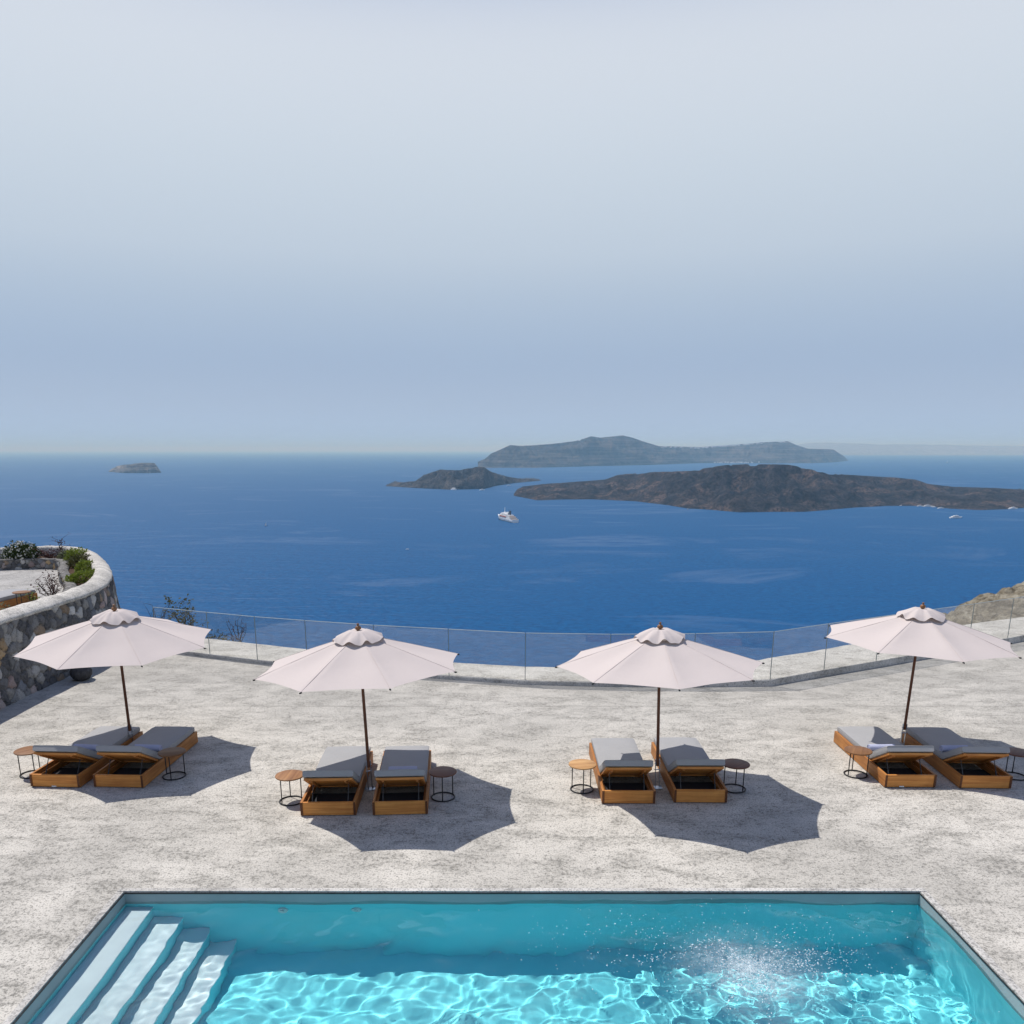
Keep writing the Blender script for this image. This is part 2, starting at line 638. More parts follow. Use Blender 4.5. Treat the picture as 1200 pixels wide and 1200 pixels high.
island('island',
       [(602, 581), (612, 583), (630, 586.6), (662, 585.5), (693, 585.3), (744, 587.5), (782, 592), (806, 596), (833, 597.5), (867, 600.7), (907, 600), (943, 600), (973, 597.5), (1000, 595), (1040, 593), (1083, 593), (1113, 596.3), (1150, 598), (1180, 597), (1200, 595.5), (1260, 594)],
       [(602, 579), (606, 573), (612.6, 570), (636, 567.3), (677, 564.4), (709, 562), (725, 556), (757, 553.4), (788, 552.6), (820, 549.5), (850, 545), (870, 544), (900, 544), (923, 544.5), (950, 550), (973, 555), (1013, 557.5), (1053, 560), (1073, 562), (1087, 567), (1117, 570.5), (1167, 572), (1200, 574), (1260, 580)],
       900, 900, m_lava, 420, 64, 260, 3.1, 0.85, 1.0, 'dark rugged lava island with brown patches nearest the terrace')
island('island',
       [(452, 569.8), (487, 572), (529, 574), (567, 573), (579, 569.5), (605, 566), (634, 563.4)],
       [(452, 568.6), (468, 566), (487.5, 563.6), (497, 556.5), (516, 550.3), (535, 551), (550, 548.5), (557, 546.8), (567, 547.4), (575, 552.4), (592, 558), (608, 561), (634, 562.8)],
       420, 500, m_palea, 200, 46, 170, 8.4, 0.55, 1.3, 'small dark craggy island left of the lava island', 17.0)
island('island',
       [(560, 548), (568, 548.3), (630, 548.2), (693, 546.4), (757, 545), (820, 542.8), (900, 543), (950, 543), (980, 541.5), (994, 540)],
       [(560, 541), (568, 538), (576, 531), (586, 527), (598, 521.7), (611, 522.6), (643, 520.7), (674, 517), (693, 511.2), (703, 513), (730, 510.3), (741, 513), (757, 518.5), (772, 523), (800, 523.5), (820, 524), (850, 522), (893, 518.3), (923, 517), (933, 521.5), (947, 525.8), (977, 526.6), (987, 533), (994, 539.4)],
       1800, 2500, m_ther, 320, 48, 600, 12.7, 0.6, 1.6, 'long hazy cliff island on the horizon behind the lava island', 26.0)
island('island',
       [(127, 553), (146, 554.4), (174, 554.6), (189, 554)],
       [(127, 552.5), (130, 550), (137, 546.4), (144, 544.6), (166, 542.5), (181, 542.4), (184, 546), (189, 553.6)],
       350, 300, m_aspro, 80, 30, 200, 21.3, 0.25, 0.8, 'tiny flat topped pale islet alone at far left')
rows = []
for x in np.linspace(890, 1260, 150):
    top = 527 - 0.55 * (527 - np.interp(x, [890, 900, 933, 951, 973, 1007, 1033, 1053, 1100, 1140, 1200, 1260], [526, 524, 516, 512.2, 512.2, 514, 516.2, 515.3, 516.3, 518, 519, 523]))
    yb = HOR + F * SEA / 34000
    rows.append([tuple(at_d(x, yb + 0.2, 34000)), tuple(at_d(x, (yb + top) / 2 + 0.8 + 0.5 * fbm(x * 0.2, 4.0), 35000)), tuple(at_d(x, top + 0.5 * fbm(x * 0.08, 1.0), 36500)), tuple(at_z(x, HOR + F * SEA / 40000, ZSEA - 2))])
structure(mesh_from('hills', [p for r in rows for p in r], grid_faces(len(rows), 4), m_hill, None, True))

# white villages strung along the far island: far too many and small to count
mb = MB()
for k in range(150):
    if k < 115:
        x = random.choice([random.gauss(835, 28), random.uniform(775, 930), random.gauss(852, 14)])
        if not 770 < x < 930:
            continue
        y = np.interp(x, [757, 772, 800, 820, 850, 893, 923], [518.5, 523, 523.5, 524, 522, 518.3, 517]) + random.uniform(-0.3, 1.0)
        D = SEA / math.tan(R(1.02)) + random.uniform(1300, 1700)
    else:
        x = random.gauss(862, 12)
        y = 541.6 + random.uniform(-0.5, 0.4)
        D = SEA / math.tan(R(0.97)) + random.uniform(-500, -300)
    p = at_d(x, y, D)
    s = random.uniform(10, 22)
    mb.box((p[0], p[1], p[2] - 4), (s, s * 0.8, random.uniform(4, 9) + 8))
structure(mb.build('village', plain('whitewash', (0.8, 0.78, 0.75), 0.8)), 'stuff')

# ------------------------------------------------------------------ terrace, kerb, ledge, hillside
FRONT = [(-10.35, 21.5), (-8.95, 20.88), (-7.34, 20.18), (-5.98, 19.60), (-4.65, 19.13), (-2.95, 18.58), (-1.2, 18.13), (0.52, 17.70),
         (2.37, 17.53), (4.2, 17.50), (5.93, 17.58), (7.42, 18.38), (8.97, 19.18), (10.55, 20.03), (12.1, 20.86), (13.6, 21.68), (15.2, 22.58), (16.8, 23.48), (22.0, 26.2)]
BACK = [(-10.9, 23.4), (-9.4, 22.75), (-7.85, 22.12), (-6.4, 21.48), (-4.95, 20.88), (-3.1, 20.2), (-1.1, 19.49), (0.55, 19.10),
        (2.4, 18.95), (4.3, 19.02), (6.25, 19.55), (7.9, 20.4), (9.4, 21.27), (11.0, 22.2), (12.5, 23.06), (13.9, 23.87), (15.4, 24.56), (17.0, 25.4), (22.5, 28.2)]
HK = [float(np.interp(p[0], [-9, 0, 3, 6.5, 9], [0.07, 0.085, 0.10, 0.15, 0.16])) for p in FRONT]


def smooth_poly(P, k=4):
    """Catmull-Rom through the points"""
    P = [np.array(p, float) for p in P]
    out = []
    for i in range(len(P) - 1):
        a, b_, c_, d_ = P[max(i - 1, 0)], P[i], P[i + 1], P[min(i + 2, len(P) - 1)]
        for s in range(k):
            t = s / k
            out.append(0.5 * ((2 * b_) + (-a + c_) * t + (2 * a - 5 * b_ + 4 * c_ - d_) * t * t + (-a + 3 * b_ - 3 * c_ + d_) * t ** 3))
    out.append(P[-1])
    return out


PX0, PX1, PY1, PY0 = -4.46, 4.94, 8.79, 3.4          # pool opening
CW = 0.085                                           # coping width
mb = MB()
gx0, gx1, gy0 = -10.5, 22.0, -9.0
ax0, ax1, ay0, ay1 = PX0 - CW, PX1 + CW, PY0 - CW, PY1 + CW
cols = sorted(set([gx0, ax0, ax1] + [p[0] for p in FRONT if gx0 < p[0] <= gx1]))
fx, fy = zip(*FRONT)
for a, c in zip(cols, cols[1:]):
    ya, yc = np.interp(a, fx, fy), np.interp(c, fx, fy)
    mb.add([(a, ay1, 0), (c, ay1, 0), (c, yc + 0.03, 0), (a, ya + 0.03, 0)], [(0, 1, 2, 3)])
mb.add([(gx0, ay0, 0), (ax0, ay0, 0), (ax0, ay1, 0), (gx0, ay1, 0)], [(0, 1, 2, 3)])
mb.add([(ax1, ay0, 0), (gx1, ay0, 0), (gx1, ay1, 0), (ax1, ay1, 0)], [(0, 1, 2, 3)])
mb.add([(gx0, gy0, 0), (gx1, gy0, 0), (gx1, ay0, 0), (gx0, ay0, 0)], [(0, 1, 2, 3)])
structure(mb.build('terrace', M['ground']))

fr = smooth_poly([(x, y, h) for (x, y), h in zip(FRONT, HK)], 1)
bk = smooth_poly([(x, y, 0.0) for x, y in BACK], 5)
bk = [bk[min(i * 5, len(bk) - 1)] for i in range(len(FRONT))]
# subdivide both the same way so the ledge face can undulate a little
def subdiv(P, k):
    o = []
    for a, c in zip(P, P[1:]):
        for s in range(k):
            o.append(np.array(a) * (1 - s / k) + np.array(c) * s / k)
    o.append(np.array(P[-1]))
    return o


fr2, bk2 = subdiv(fr, 6), subdiv(bk, 6)
rows = []
for a, c in zip(fr2, bk2):
    h = a[2]
    d = np.array([c[0] - a[0], c[1] - a[1]])
    L = np.hypot(*d)
    d /= L
    r = [(a[0], a[1], -0.3), (a[0], a[1], h - 0.018), (a[0] + d[0] * 0.018, a[1] + d[1] * 0.018, h)]
    for t in (0.12, 0.3, 0.5, 0.7, 0.88):
        x, y = a[0] + d[0] * L * t, a[1] + d[1] * L * t
        r.append((x, y, h + 0.012 * fbm(x * 1.3, y * 1.3, 4, 3) - 0.03 * t))
    bx, by = c[0] + 0.05 * fbm(c[0] * 2, 3.0, 0, 3), c[1] + 0.05 * fbm(c[0] * 2, 7.0, 0, 3)
    r += [(bx, by, h - 0.04), (bx + d[0] * 0.05, by + d[1] * 0.05, h - 0.12), (bx + d[0] * 0.1, by + d[1] * 0.1, -3.0)]
    rows.append(r)
ledge = mesh_from('parapet_ledge', [p for r in rows for p in r], grid_faces(len(rows), len(rows[0])), M['ledge'], None, True)
ledge.data.set_sharp_from_angle(angle=R(50))
tag(ledge, 'low pale concrete ledge curving round the terrace edge under the glass', 'parapet ledge')

# rocky hillside falling to the sea beyond the ledge
b = NB('hillside_rock', 0.95, 0.08)
n1 = b.noise(0.8, 7, 0.7, dist=0.8)
n2 = b.noise(4.0, 5, 0.7)
c = b.ramp(n1, [(0.35, (0.12, 0.10, 0.075)), (0.5, (0.22, 0.19, 0.14)), (0.66, (0.36, 0.32, 0.25))])
c = b.mix(b.ramp(n2, [(0.35, 0.8), (0.5, 0.0)]), c, (0.055, 0.047, 0.035))
b.base(c)
b.normal(b.bump(n2, 0.9, 0.12, b.bump(n1, 0.9, 0.4)))
M['hill'] = b.m
TT = [0.02, 0.4, 1.0, 1.8, 3, 5, 8, 13, 22, 40, 70, 120, 190, 270]
ZZ = [-0.30, -0.46, -0.85, -1.5, -2.7, -4.8, -8.4, -14, -25, -48, -86, -140, -190, -240]
bkx = [(-60, 18), (-40, 24), (-26, 29.8), (-19, 30.0), (-16.2, 30.6), (-14.2, 29.3), (-12.6, 26.6), (-11.3, 23.9)] + [tuple(p) for p in BACK] + [(30, 31), (45, 33), (70, 30)]
bs = subdiv(bkx, 5)
rows = []
for i, p in enumerate(bs):
    q0, q1 = bs[max(i - 3, 0)], bs[min(i + 3, len(bs) - 1)]
    tx, ty = q1[0] - q0[0], q1[1] - q0[1]
    L = math.hypot(tx, ty)
    nx, ny = -ty / L, tx / L
    if ny < 0.25:
        ny = 0.25
    r = []
    for t, z in zip(TT, ZZ):
        x, y = p[0] + nx * t * (1 + 0.1 * (t > 20)), p[1] + ny * t
        r.append((x, y, z + 0.10 * min(t, 3) * fbm(x * 0.5, y * 0.5, 2, 4) + (0.06 * t * fbm(x * 0.05, y * 0.05, 5, 4) if t > 4 else 0)))
    rows.append(r)
structure(mesh_from('hillside', [p for r in rows for p in r], grid_faces(len(rows), len(TT)), M['hill'], None, True))

# tuff outcrop beyond the ledge on the right
b = NB('tuff_rock', 0.95, 0.1)
v = b.coord()
st = b.noise(1.6, 6, 0.65, b.coord((0.35, 0.35, 2.2), (0.25, 0.15, 0)), 0.9)
n2 = b.noise(3.2, 7, 0.72, v, 0.6)
n3 = b.noise(14, 4, 0.7, v)
c = b.ramp(st, [(0.33, (0.15, 0.125, 0.085)), (0.47, (0.30, 0.26, 0.19)), (0.60, (0.42, 0.375, 0.29)), (0.72, (0.55, 0.51, 0.42))])
c = b.mix(b.math('MULTIPLY', b.ramp(n2, [(0.36, 1.0), (0.50, 0.0)]), 0.8), c, (0.085, 0.068, 0.045))
c = b.mix(b.math('MULTIPLY', b.ramp(n3, [(0.36, 1.0), (0.48, 0.0)]), 0.5), c, (0.14, 0.11, 0.075))
b.base(c)
b.normal(b.bump(n3, 0.8, 0.05, b.bump(n2, 1.0, 0.22)))
xs = np.arange(14.0, 38, 0.14)
ys = np.arange(23.6, 41, 0.14)
V = np.zeros((len(xs), len(ys), 3))
for i, x in enumerate(xs):
    top = np.interp(x, [14, 15.6, 16.5, 17, 18, 18.6, 19.1, 21, 24, 30, 38], [-5, -2.8, -1.15, -0.75, -0.42, -0.08, 0.06, 0.55, 1.1, 1.9, 2.4])
    base_y = np.interp(x, [14, 15.4, 17, 22.5, 30, 38], [23.9, 24.3, 25.0, 27.8, 29.4, 30])
    for j, y in enumerate(ys):
        ridge = 30.0 + 0.12 * (x - 18)
        if y < ridge:
            t = max(0, (y - base_y)) / max(0.5, ridge - base_y)
            z = -0.75 + (top + 0.75) * (t ** 0.62 if top > -0.75 else t)
        else:
            z = top - 0.10 * (y - ridge) - 0.085 * (y - ridge) ** 2
        if y < base_y:
            z -= (base_y - y) * 1.2
        q = fbm(x * 0.55, y * 0.55, z * 1.2, 6, 0.55)
        rd = abs(mn.noise(Vector((x * 0.9, y * 0.9, z * 2.6))))
        V[i, j] = (x + 0.12 * fbm(x, y, 9, 3), y, z + 0.34 * q - 0.75 * (0.3 - min(rd, 0.3)) + 0.10 * fbm(x * 3, y * 3, z * 3, 3))
structure(mesh_from('rock_outcrop', V.reshape(-1, 3), grid_faces(len(xs), len(ys)), b.m, None, True))

# ------------------------------------------------------------------ glass balustrade
b = NB('balustrade_glass')
t = b.t
t.nodes.remove(b.p)
tr = b.n('ShaderNodeBsdfTransparent')
tr.inputs[0].default_value = (0.975, 0.982, 0.98, 1)
gl = b.n('ShaderNodeBsdfGlossy')
gl.inputs['Roughness'].default_value = 0.02
gl.inputs[0].default_value = (1, 1, 1, 1)
geo = b.n('ShaderNodeNewGeometry')
ior = b.math('MULTIPLY_ADD', geo.outputs['Backfacing'], 1 / 1.55 - 1.55, 1.55)
fn = b.n('ShaderNodeFresnel')
b.l(ior, fn.inputs[0])
dusty = b.n('ShaderNodeBsdfDiffuse')
dusty.inputs[0].default_value = (0.7, 0.7, 0.7, 1)
mx = b.n('ShaderNodeMixShader')
b.l(fn.outputs[0], mx.inputs[0])
b.l(tr.outputs[0], mx.inputs[1])
b.l(gl.outputs[0], mx.inputs[2])
mx2 = b.n('ShaderNodeMixShader')
mx2.inputs[0].default_value = 0.035                   # salt film on the panes
b.l(mx.outputs[0], mx2.inputs[1])
b.l(dusty.outputs[0], mx2.inputs[2])
b.l(mx2.outputs[0], b.o.inputs['Surface'])
M['glass'] = b.m
M['edge'] = plain('glass_edge_seal', (0.20, 0.235, 0.23), 0.4, 0.4)
M['rail'] = plain('glass_top_edge', (0.42, 0.47, 0.47), 0.3, 0.5)
fence = thing('glass_fence', 'frameless glass balustrade of many panes curving along the sea edge of the terrace', 'fence', (0, 18.0, 0.08))
GP = [(x, y + 0.06, h) for (x, y), h in zip(FRONT, HK)][1:-1]
for (x0, y0, h0), (x1, y1, h1) in zip(GP, GP[1:]):
    a, c = Vector((x0, y0 - 18, 0)), Vector((x1, y1 - 18, 0))
    d = (c - a).normalized()
    nn = Vector((-d.y, d.x, 0)) * 0.006
    a2, c2 = a + d * 0.014, c - d * 0.014
    zt = 1.17 - 0.08
    q = MB()
    q.add([a2 - nn + Vector((0, 0, h0 - 0.085)), c2 - nn + Vector((0, 0, h1 - 0.085)), c2 + nn + Vector((0, 0, h1 - 0.085)), a2 + nn + Vector((0, 0, h0 - 0.085)),
           a2 - nn + Vector((0, 0, zt + h0 - 0.1)), c2 - nn + Vector((0, 0, zt + h1 - 0.1)), c2 + nn + Vector((0, 0, zt + h1 - 0.1)), a2 + nn + Vector((0, 0, zt + h0 - 0.1))],
          [(0, 1, 5, 4), (1, 2, 6, 5), (2, 3, 7, 6), (3, 0, 4, 7), (4, 5, 6, 7), (0, 3, 2, 1)])
    pane = q.build('glass_panel', M['glass'], fence)
    q = MB()
    e = Vector((0, 0, zt + h0 - 0.1 + 0.004))
    e1 = Vector((0, 0, zt + h1 - 0.1 + 0.004))
    q.tube([a2 + e, c2 + e1], 0.0075, 6)
    q.build('top_edge', M['rail'], pane)
for x0, y0, h0 in GP:
    q = MB()
    q.tube([(x0, y0 - 18, h0 - 0.085), (x0, y0 - 18, 1.17 - 0.08 + h0 - 0.1 + 0.006)], 0.009, 6)
    q.build('post', M['edge'], fence)

# ------------------------------------------------------------------ stone wall and upper terrace
def rubble(name, P, z0, z1, step, cell, batter, parent, mat, depth=0.055, seed=1):
    """rough stonework following polyline P (outer face), every stone a rounded lump with its own natural colour"""
    rng = np.random.default_rng(seed)
    P = np.array(P, float)[:, :2]
    seg = np.hypot(*np.diff(P, axis=0).T)
    S = np.concatenate([[0], np.cumsum(seg)])
    s = np.arange(0, S[-1], step)
    z = np.arange(z0, z1 + step * 0.5, step)
    X = np.interp(s, S, P[:, 0])
    Y = np.interp(s, S, P[:, 1])
    TX, TY = np.gradient(X), np.gradient(Y)
    L = np.hypot(TX, TY)
    NX, NY = TY / L, -TX / L
    cs, cz = cell, cell * 0.86
    ns, nz = int(S[-1] / cs) + 3, int((z1 - z0) / cz) + 3
    seeds = np.array([((i + (0.5 if k % 2 else 0)) * cs, z0 + k * cz) for i in range(-1, ns) for k in range(-1, nz)])
    seeds += rng.uniform(-0.36, 0.36, seeds.shape) * [cs, cz]
    keep = rng.random(len(seeds)) > 0.16                 # some stones are bigger
    seeds = seeds[keep]
    pal = np.array([(0.075, 0.075, 0.080), (0.12, 0.118, 0.12), (0.20, 0.195, 0.19), (0.33, 0.315, 0.29), (0.55, 0.53, 0.50), (0.28, 0.20, 0.13), (0.46, 0.31, 0.16), (0.34, 0.25, 0.225), (0.48, 0.39, 0.36), (0.17, 0.18, 0.20)])
    pr = np.array([0.20, 0.20, 0.15, 0.10, 0.07, 0.07, 0.06, 0.05, 0.05, 0.06])
    colr = pal[rng.choice(len(pal), len(seeds), p=pr / pr.sum())] * rng.uniform(0.75, 1.25, (len(seeds), 1))
    bulge = rng.uniform(0.5, 1.0, len(seeds))
    asp = rng.uniform(0.8, 1.25, len(seeds))
    V = np.zeros((len(s), len(z), 3))
    CC = np.zeros((len(s), len(z), 3))
    for i, si in enumerate(s):
        near = np.where(np.abs(seeds[:, 0] - si) < 3 * cell)[0]
        sd = seeds[near]
        wob = np.array([0.03 * mn.noise(Vector((si * 9, zz * 9, seed))) for zz in z])
        dx = (sd[None, :, 0] - si + wob[:, None]) * asp[near][None]
        dz = (sd[None, :, 1] - z[:, None] + wob[:, None]) / asp[near][None]
        d = np.hypot(dx, dz)
        od = np.argsort(d, 1)
        i1, i2 = od[:, 0], od[:, 1]
        gap = np.take_along_axis(d, i2[:, None], 1)[:, 0] - np.take_along_axis(d, i1[:, None], 1)[:, 0]
        g = np.clip((gap - 0.010) / (cell * 0.30), 0, 1)
        rel = depth * (1 - (1 - g) ** 2.6) * bulge[near][i1]
        lum = np.array([0.008 * fbm(si * 14, zz * 14, seed + 5, 3) for zz in z])
        out = rel + lum * (g > 0) + batter * (z1 - z)
        V[i, :, 0] = X[i] + NX[i] * out
        V[i, :, 1] = Y[i] + NY[i] * out
        V[i, :, 2] = z
        cc = colr[near][i1]
        mort = np.array([(0.060, 0.057, 0.055)])
        w = np.clip((gap - 0.004) / 0.016, 0, 1)[:, None]
        CC[i] = mort * (1 - w) + cc * w
    o = mesh_from(name, V.reshape(-1, 3), grid_faces(len(s), len(z)), mat, parent, True)
    at = o.data.attributes.new('stone_colour', 'FLOAT_COLOR', 'POINT')
    at.data.foreach_set('color', np.concatenate([CC.reshape(-1, 3), np.ones((CC.shape[0] * CC.shape[1], 1))], 1).ravel())
    return o


b = NB('rubble_stone', 0.9, 0.15)
att = b.n('ShaderNodeAttribute', attribute_name='stone_colour')
n1 = b.noise(11, 6, 0.7, dist=0.5)
n2 = b.noise(60, 3, 0.6)
c = b.mix(b.math('MULTIPLY', b.ramp(n1, [(0.38, 0.0), (0.68, 1.0)]), 0.45), att.outputs['Color'], (0.26, 0.245, 0.23))
c = b.mix(b.math('MULTIPLY', b.ramp(n1, [(0.32, 1.0), (0.46, 0.0)]), 0.5), c, (0.03, 0.03, 0.03))
c = b.mix(b.math('MULTIPLY', b.ramp(n2, [(0.36, 1.0), (0.48, 0.0)]), 0.4), c, (0.025, 0.025, 0.026))
b.base(c)
b.normal(b.bump(n2, 0.5, 0.01, b.bump(n1, 0.6, 0.03)))
M['stone'] = b.m

WALL = [(-10.3, -8.5), (-10.3, 2.0), (-10.3, 9.0), (-10.28, 13.0), (-10.25, 16.6), (-10.2, 17.6), (-10.16, 18.6), (-10.12, 19.6), (-10.25, 21.0), (-10.72, 22.5), (-11.3, 23.8), (-12.45, 25.9), (-13.95, 28.3), (-15.0, 29.3), (-15.9, 29.5), (-16.9, 29.15), (-19.0, 28.0), (-24, 26.0), (-32, 23)]
wl = smooth_poly(WALL, 6)
wall = thing('stone_wall', 'curved dark rubble stone wall with a pale rendered cap holding up the neighbouring terrace', 'wall', (-10.2, 18, 0))
UPZ = 1.2
CAPZ = 1.76
loc = np.array([-10.2, 18.0])
wl2 = [p - loc for p in wl]
vis = [p for p in wl2 if p[1] + 18 > -8.6]
rubble('stonework', vis, -1.6, CAPZ - 0.16, 0.028, 0.235, 0.10, wall, M['stone'], 0.06, 3)
# cap: rounded lime render, about half a metre wide
rows = []
prof = [(-0.03, -0.20), (0.035, -0.17), (0.055, -0.125), (0.035, -0.085), (-0.06, -0.03), (-0.16, 0.008), (-0.26, 0.022), (-0.34, 0.014), (-0.395, -0.012), (-0.42, -0.06), (-0.425, -0.60)]
wv = subdiv(vis, 4)
for i, p in enumerate(wv):
    q0, q1 = wv[max(i - 2, 0)], wv[min(i + 2, len(wv) - 1)]
    tx, ty = q1[0] - q0[0], q1[1] - q0[1]
    L = math.hypot(tx, ty)
    nx, ny = ty / L, -tx / L
    r = []
    for a, h in prof:
        x, y = p[0] + nx * a, p[1] + ny * a
        w = 0.02 * fbm(x * 2.2, y * 2.2, h * 3, 3)
        r.append((x + nx * w, y + ny * w, CAPZ + h + (0.018 * fbm(x * 1.7, y * 1.7, 2, 3) if h > -0.3 else 0)))
    rows.append(r)
mesh_from('wall_cap', [p for r in rows for p in r], grid_faces(len(rows), len(prof)), M['cap'], wall, True)

inner = []
for i, p in enumerate(wl):
    q0, q1 = wl[max(i - 1, 0)], wl[min(i + 1, len(wl) - 1)]
    tx, ty = q1[0] - q0[0], q1[1] - q0[1]
    L = math.hypot(tx, ty)
    inner.append((p[0] - ty / L * 0.3, p[1] + tx / L * 0.3))
mb = MB()
mb.add([(x, y, UPZ) for x, y in inner] + [(-34, -8.5, UPZ)], [tuple(range(len(inner) + 1))])
structure(mb.build('upper_terrace', M['upper_floor']))

# planter kerb of small stones on the upper terrace
PK = [(-11.1, 20.7), (-11.6, 21.9), (-12.1, 22.8), (-12.6, 23.7), (-13.4, 25.0), (-14.1, 26.5), (-14.55, 27.2), (-15.1, 27.55), (-15.9, 27.5), (-17.5, 26.9), (-21, 25.6)]
pk = smooth_poly(PK, 6)
pkr = [p - np.array([-14, 26]) for p in pk][::-1]
plw = thing('planter_kerb', 'low dark stone kerb edging the plant bed on the upper terrace', 'planter kerb', (-14, 26, UPZ))
rubble('stonework', pkr, -0.02, 0.30, 0.03, 0.17, 0.03, plw, M['stone'], 0.05, 9)
rows = []
pv = subdiv(pkr, 3)
for i, p in enumerate(pv):
    q0, q1 = pv[max(i - 2, 0)], pv[min(i + 2, len(pv) - 1)]
    tx, ty = q1[0] - q0[0], q1[1] - q0[1]
    L = math.hypot(tx, ty)
    nx, ny = ty / L, -tx / L
    rows.append([(p[0] + nx * a, p[1] + ny * a, h + 0.02 * fbm(p[0] * 4, p[1] * 4, a * 5, 3)) for a, h in ((0.02, 0.29), (0.05, 0.32), (-0.05, 0.345), (-0.18, 0.34), (-0.24, 0.3), (-0.24, 0.0))])
b = NB('kerb_stone', 0.95, 0.1)
n1 = b.noise(6, 5, 0.7)
b.base(b.ramp(n1, [(0.38, (0.08, 0.078, 0.075)), (0.52, (0.19, 0.18, 0.17)), (0.66, (0.34, 0.32, 0.30))]))
b.normal(b.bump(n1, 0.8, 0.05))
M['kerbstone'] = b.m
mesh_from('kerb_top', [p for r in rows for p in r], grid_faces(len(rows), 6), M['kerbstone'], plw, True)
# dark soil of the bed
b = NB('soil', 0.95, 0.1)
n1 = b.noise(7, 5, 0.7)
b.base(b.ramp(n1, [(0.35, (0.035, 0.02, 0.014)), (0.65, (0.11, 0.068, 0.045))]))
b.normal(b.bump(n1, 0.9, 0.06))
outer = [(p[0], p[1]) for p in inner if 21.7 < p[1] and p[0] > -23]
pko = [(p[0] - 0.0, p[1] + 0.0) for p in pk]
V, FC = [], []
k = 40
oa = np.array(outer)
pa = np.array(pko)
def resamp(A, k):
    s = np.concatenate([[0], np.cumsum(np.hypot(*np.diff(A, axis=0).T))])
    q = np.linspace(0, s[-1], k)
    return np.stack([np.interp(q, s, A[:, 0]), np.interp(q, s, A[:, 1])], 1)
oa, pa = resamp(oa, k), resamp(pa, k)
for i in range(k):
    for t in np.linspace(0, 1, 6):
        x, y = oa[i] * (1 - t) + pa[i] * t
        V.append((x, y, UPZ + 0.24 + 0.04 * fbm(x * 2, y * 2, 1, 3)))
structure(mesh_from('soil', V, grid_faces(k, 6), b.m, None, True))

# ------------------------------------------------------------------ plants
M['leaf_a'] = leaf('leaf_bright', (0.10, 0.145, 0.014), (0.22, 0.26, 0.04))
M['leaf_b'] = leaf('leaf_dark', (0.018, 0.035, 0.010), (0.060, 0.085, 0.022))
M['leaf_c'] = leaf('leaf_olive', (0.045, 0.050, 0.014), (0.115, 0.110, 0.035))
M['leaf_d'] = leaf('leaf_grey', (0.10, 0.12, 0.06), (0.20, 0.21, 0.13))
M['leaf_red'] = leaf('leaf_wine', (0.035, 0.010, 0.010), (0.085, 0.028, 0.024))
M['petal'] = leaf('petal_white', (0.62, 0.60, 0.55), (0.80, 0.79, 0.74), 0.3)
M['twig'] = plain('twig', (0.045, 0.028, 0.022), 0.9, 0.1)


def leaves(mb, n, r, size, rnd, cz=0.0, squash=1.0, bottom=0.1):
    """n leaf blades through an uneven ellipsoid volume (r = rx, ry, rz)"""
    lob = [Vector((rnd.uniform(-1, 1), rnd.uniform(-1, 1), rnd.uniform(-0.2, 1))).normalized() for _ in range(7)]
    for _ in range(n):
        d = Vector((rnd.gauss(0, 1), rnd.gauss(0, 1), abs(rnd.gauss(0, 1)) * 0.9 - bottom)).normalized()
        rad = rnd.uniform(0.35, 1.0) ** 0.5 * (0.68 + 0.36 * max(0.0, max(d.dot(q) for q in lob)) ** 6)
        p = Vector((d.x * r[0] * rad, d.y * r[1] * rad, d.z * r[2] * rad + cz))
        s = size * rnd.uniform(0.6, 1.4)
        ax = (d + Vector((rnd.gauss(0, 0.7), rnd.gauss(0, 0.7), rnd.gauss(0.2, 0.6)))).normalized()
        sd = ax.cross(Vector((rnd.gauss(0, 1), rnd.gauss(0, 1), rnd.gauss(0, 1)))).normalized()
        nn = ax.cross(sd)
        mb.add([p, p + ax * s * 0.5 + sd * s * 0.26 + nn * s * 0.06, p + ax * s, p + ax * s * 0.5 - sd * s * 0.26 + nn * s * 0.06], [(0, 1, 2, 3)])


def shrub(name, label, cat, loc, r, n, size, mat, seed, flowers=0, petal=None, stems=7):
    rnd = random.Random(seed)
    t = thing(name, label, cat, loc)
    q = MB()
    for k in range(stems):
        a = rnd.uniform(0, 2 * PI)
        e = Vector((math.cos(a) * r[0] * 0.6, math.sin(a) * r[1] * 0.6, r[2] * rnd.uniform(0.55, 0.9)))
        q.tube([(0, 0, -0.05), e * 0.45 + Vector((rnd.gauss(0, .03), rnd.gauss(0, .03), 0.05)), e], [0.018, 0.012, 0.005], 5)
    q.build('stem', M['twig'], t)
    q = MB()
    leaves(q, n, r, size, rnd, 0.06)
    q.build('foliage', mat, t)
    if flowers:
        q = MB()
        for _ in range(flowers):
            d = Vector((rnd.gauss(0, 1), rnd.gauss(-0.3, 1), abs(rnd.gauss(0, 1)))).normalized()
            p = Vector((d.x * r[0], d.y * r[1], d.z * r[2] + 0.06)) * rnd.uniform(0.9, 1.03)
            for k in range(5):
                a = 2 * PI * k / 5
                u = d.orthogonal().normalized()
                w = d.cross(u)
                e = (u * math.cos(a) + w * math.sin(a)) * 0.032 + d * 0.01
                e2 = (u * math.cos(a + 0.6) + w * math.sin(a + 0.6)) * 0.026 + d * 0.01
                q.add([p, p + e, p + e2], [(0, 1, 2)])
        structure(q.build('flower', petal, t), 'stuff')
    return t


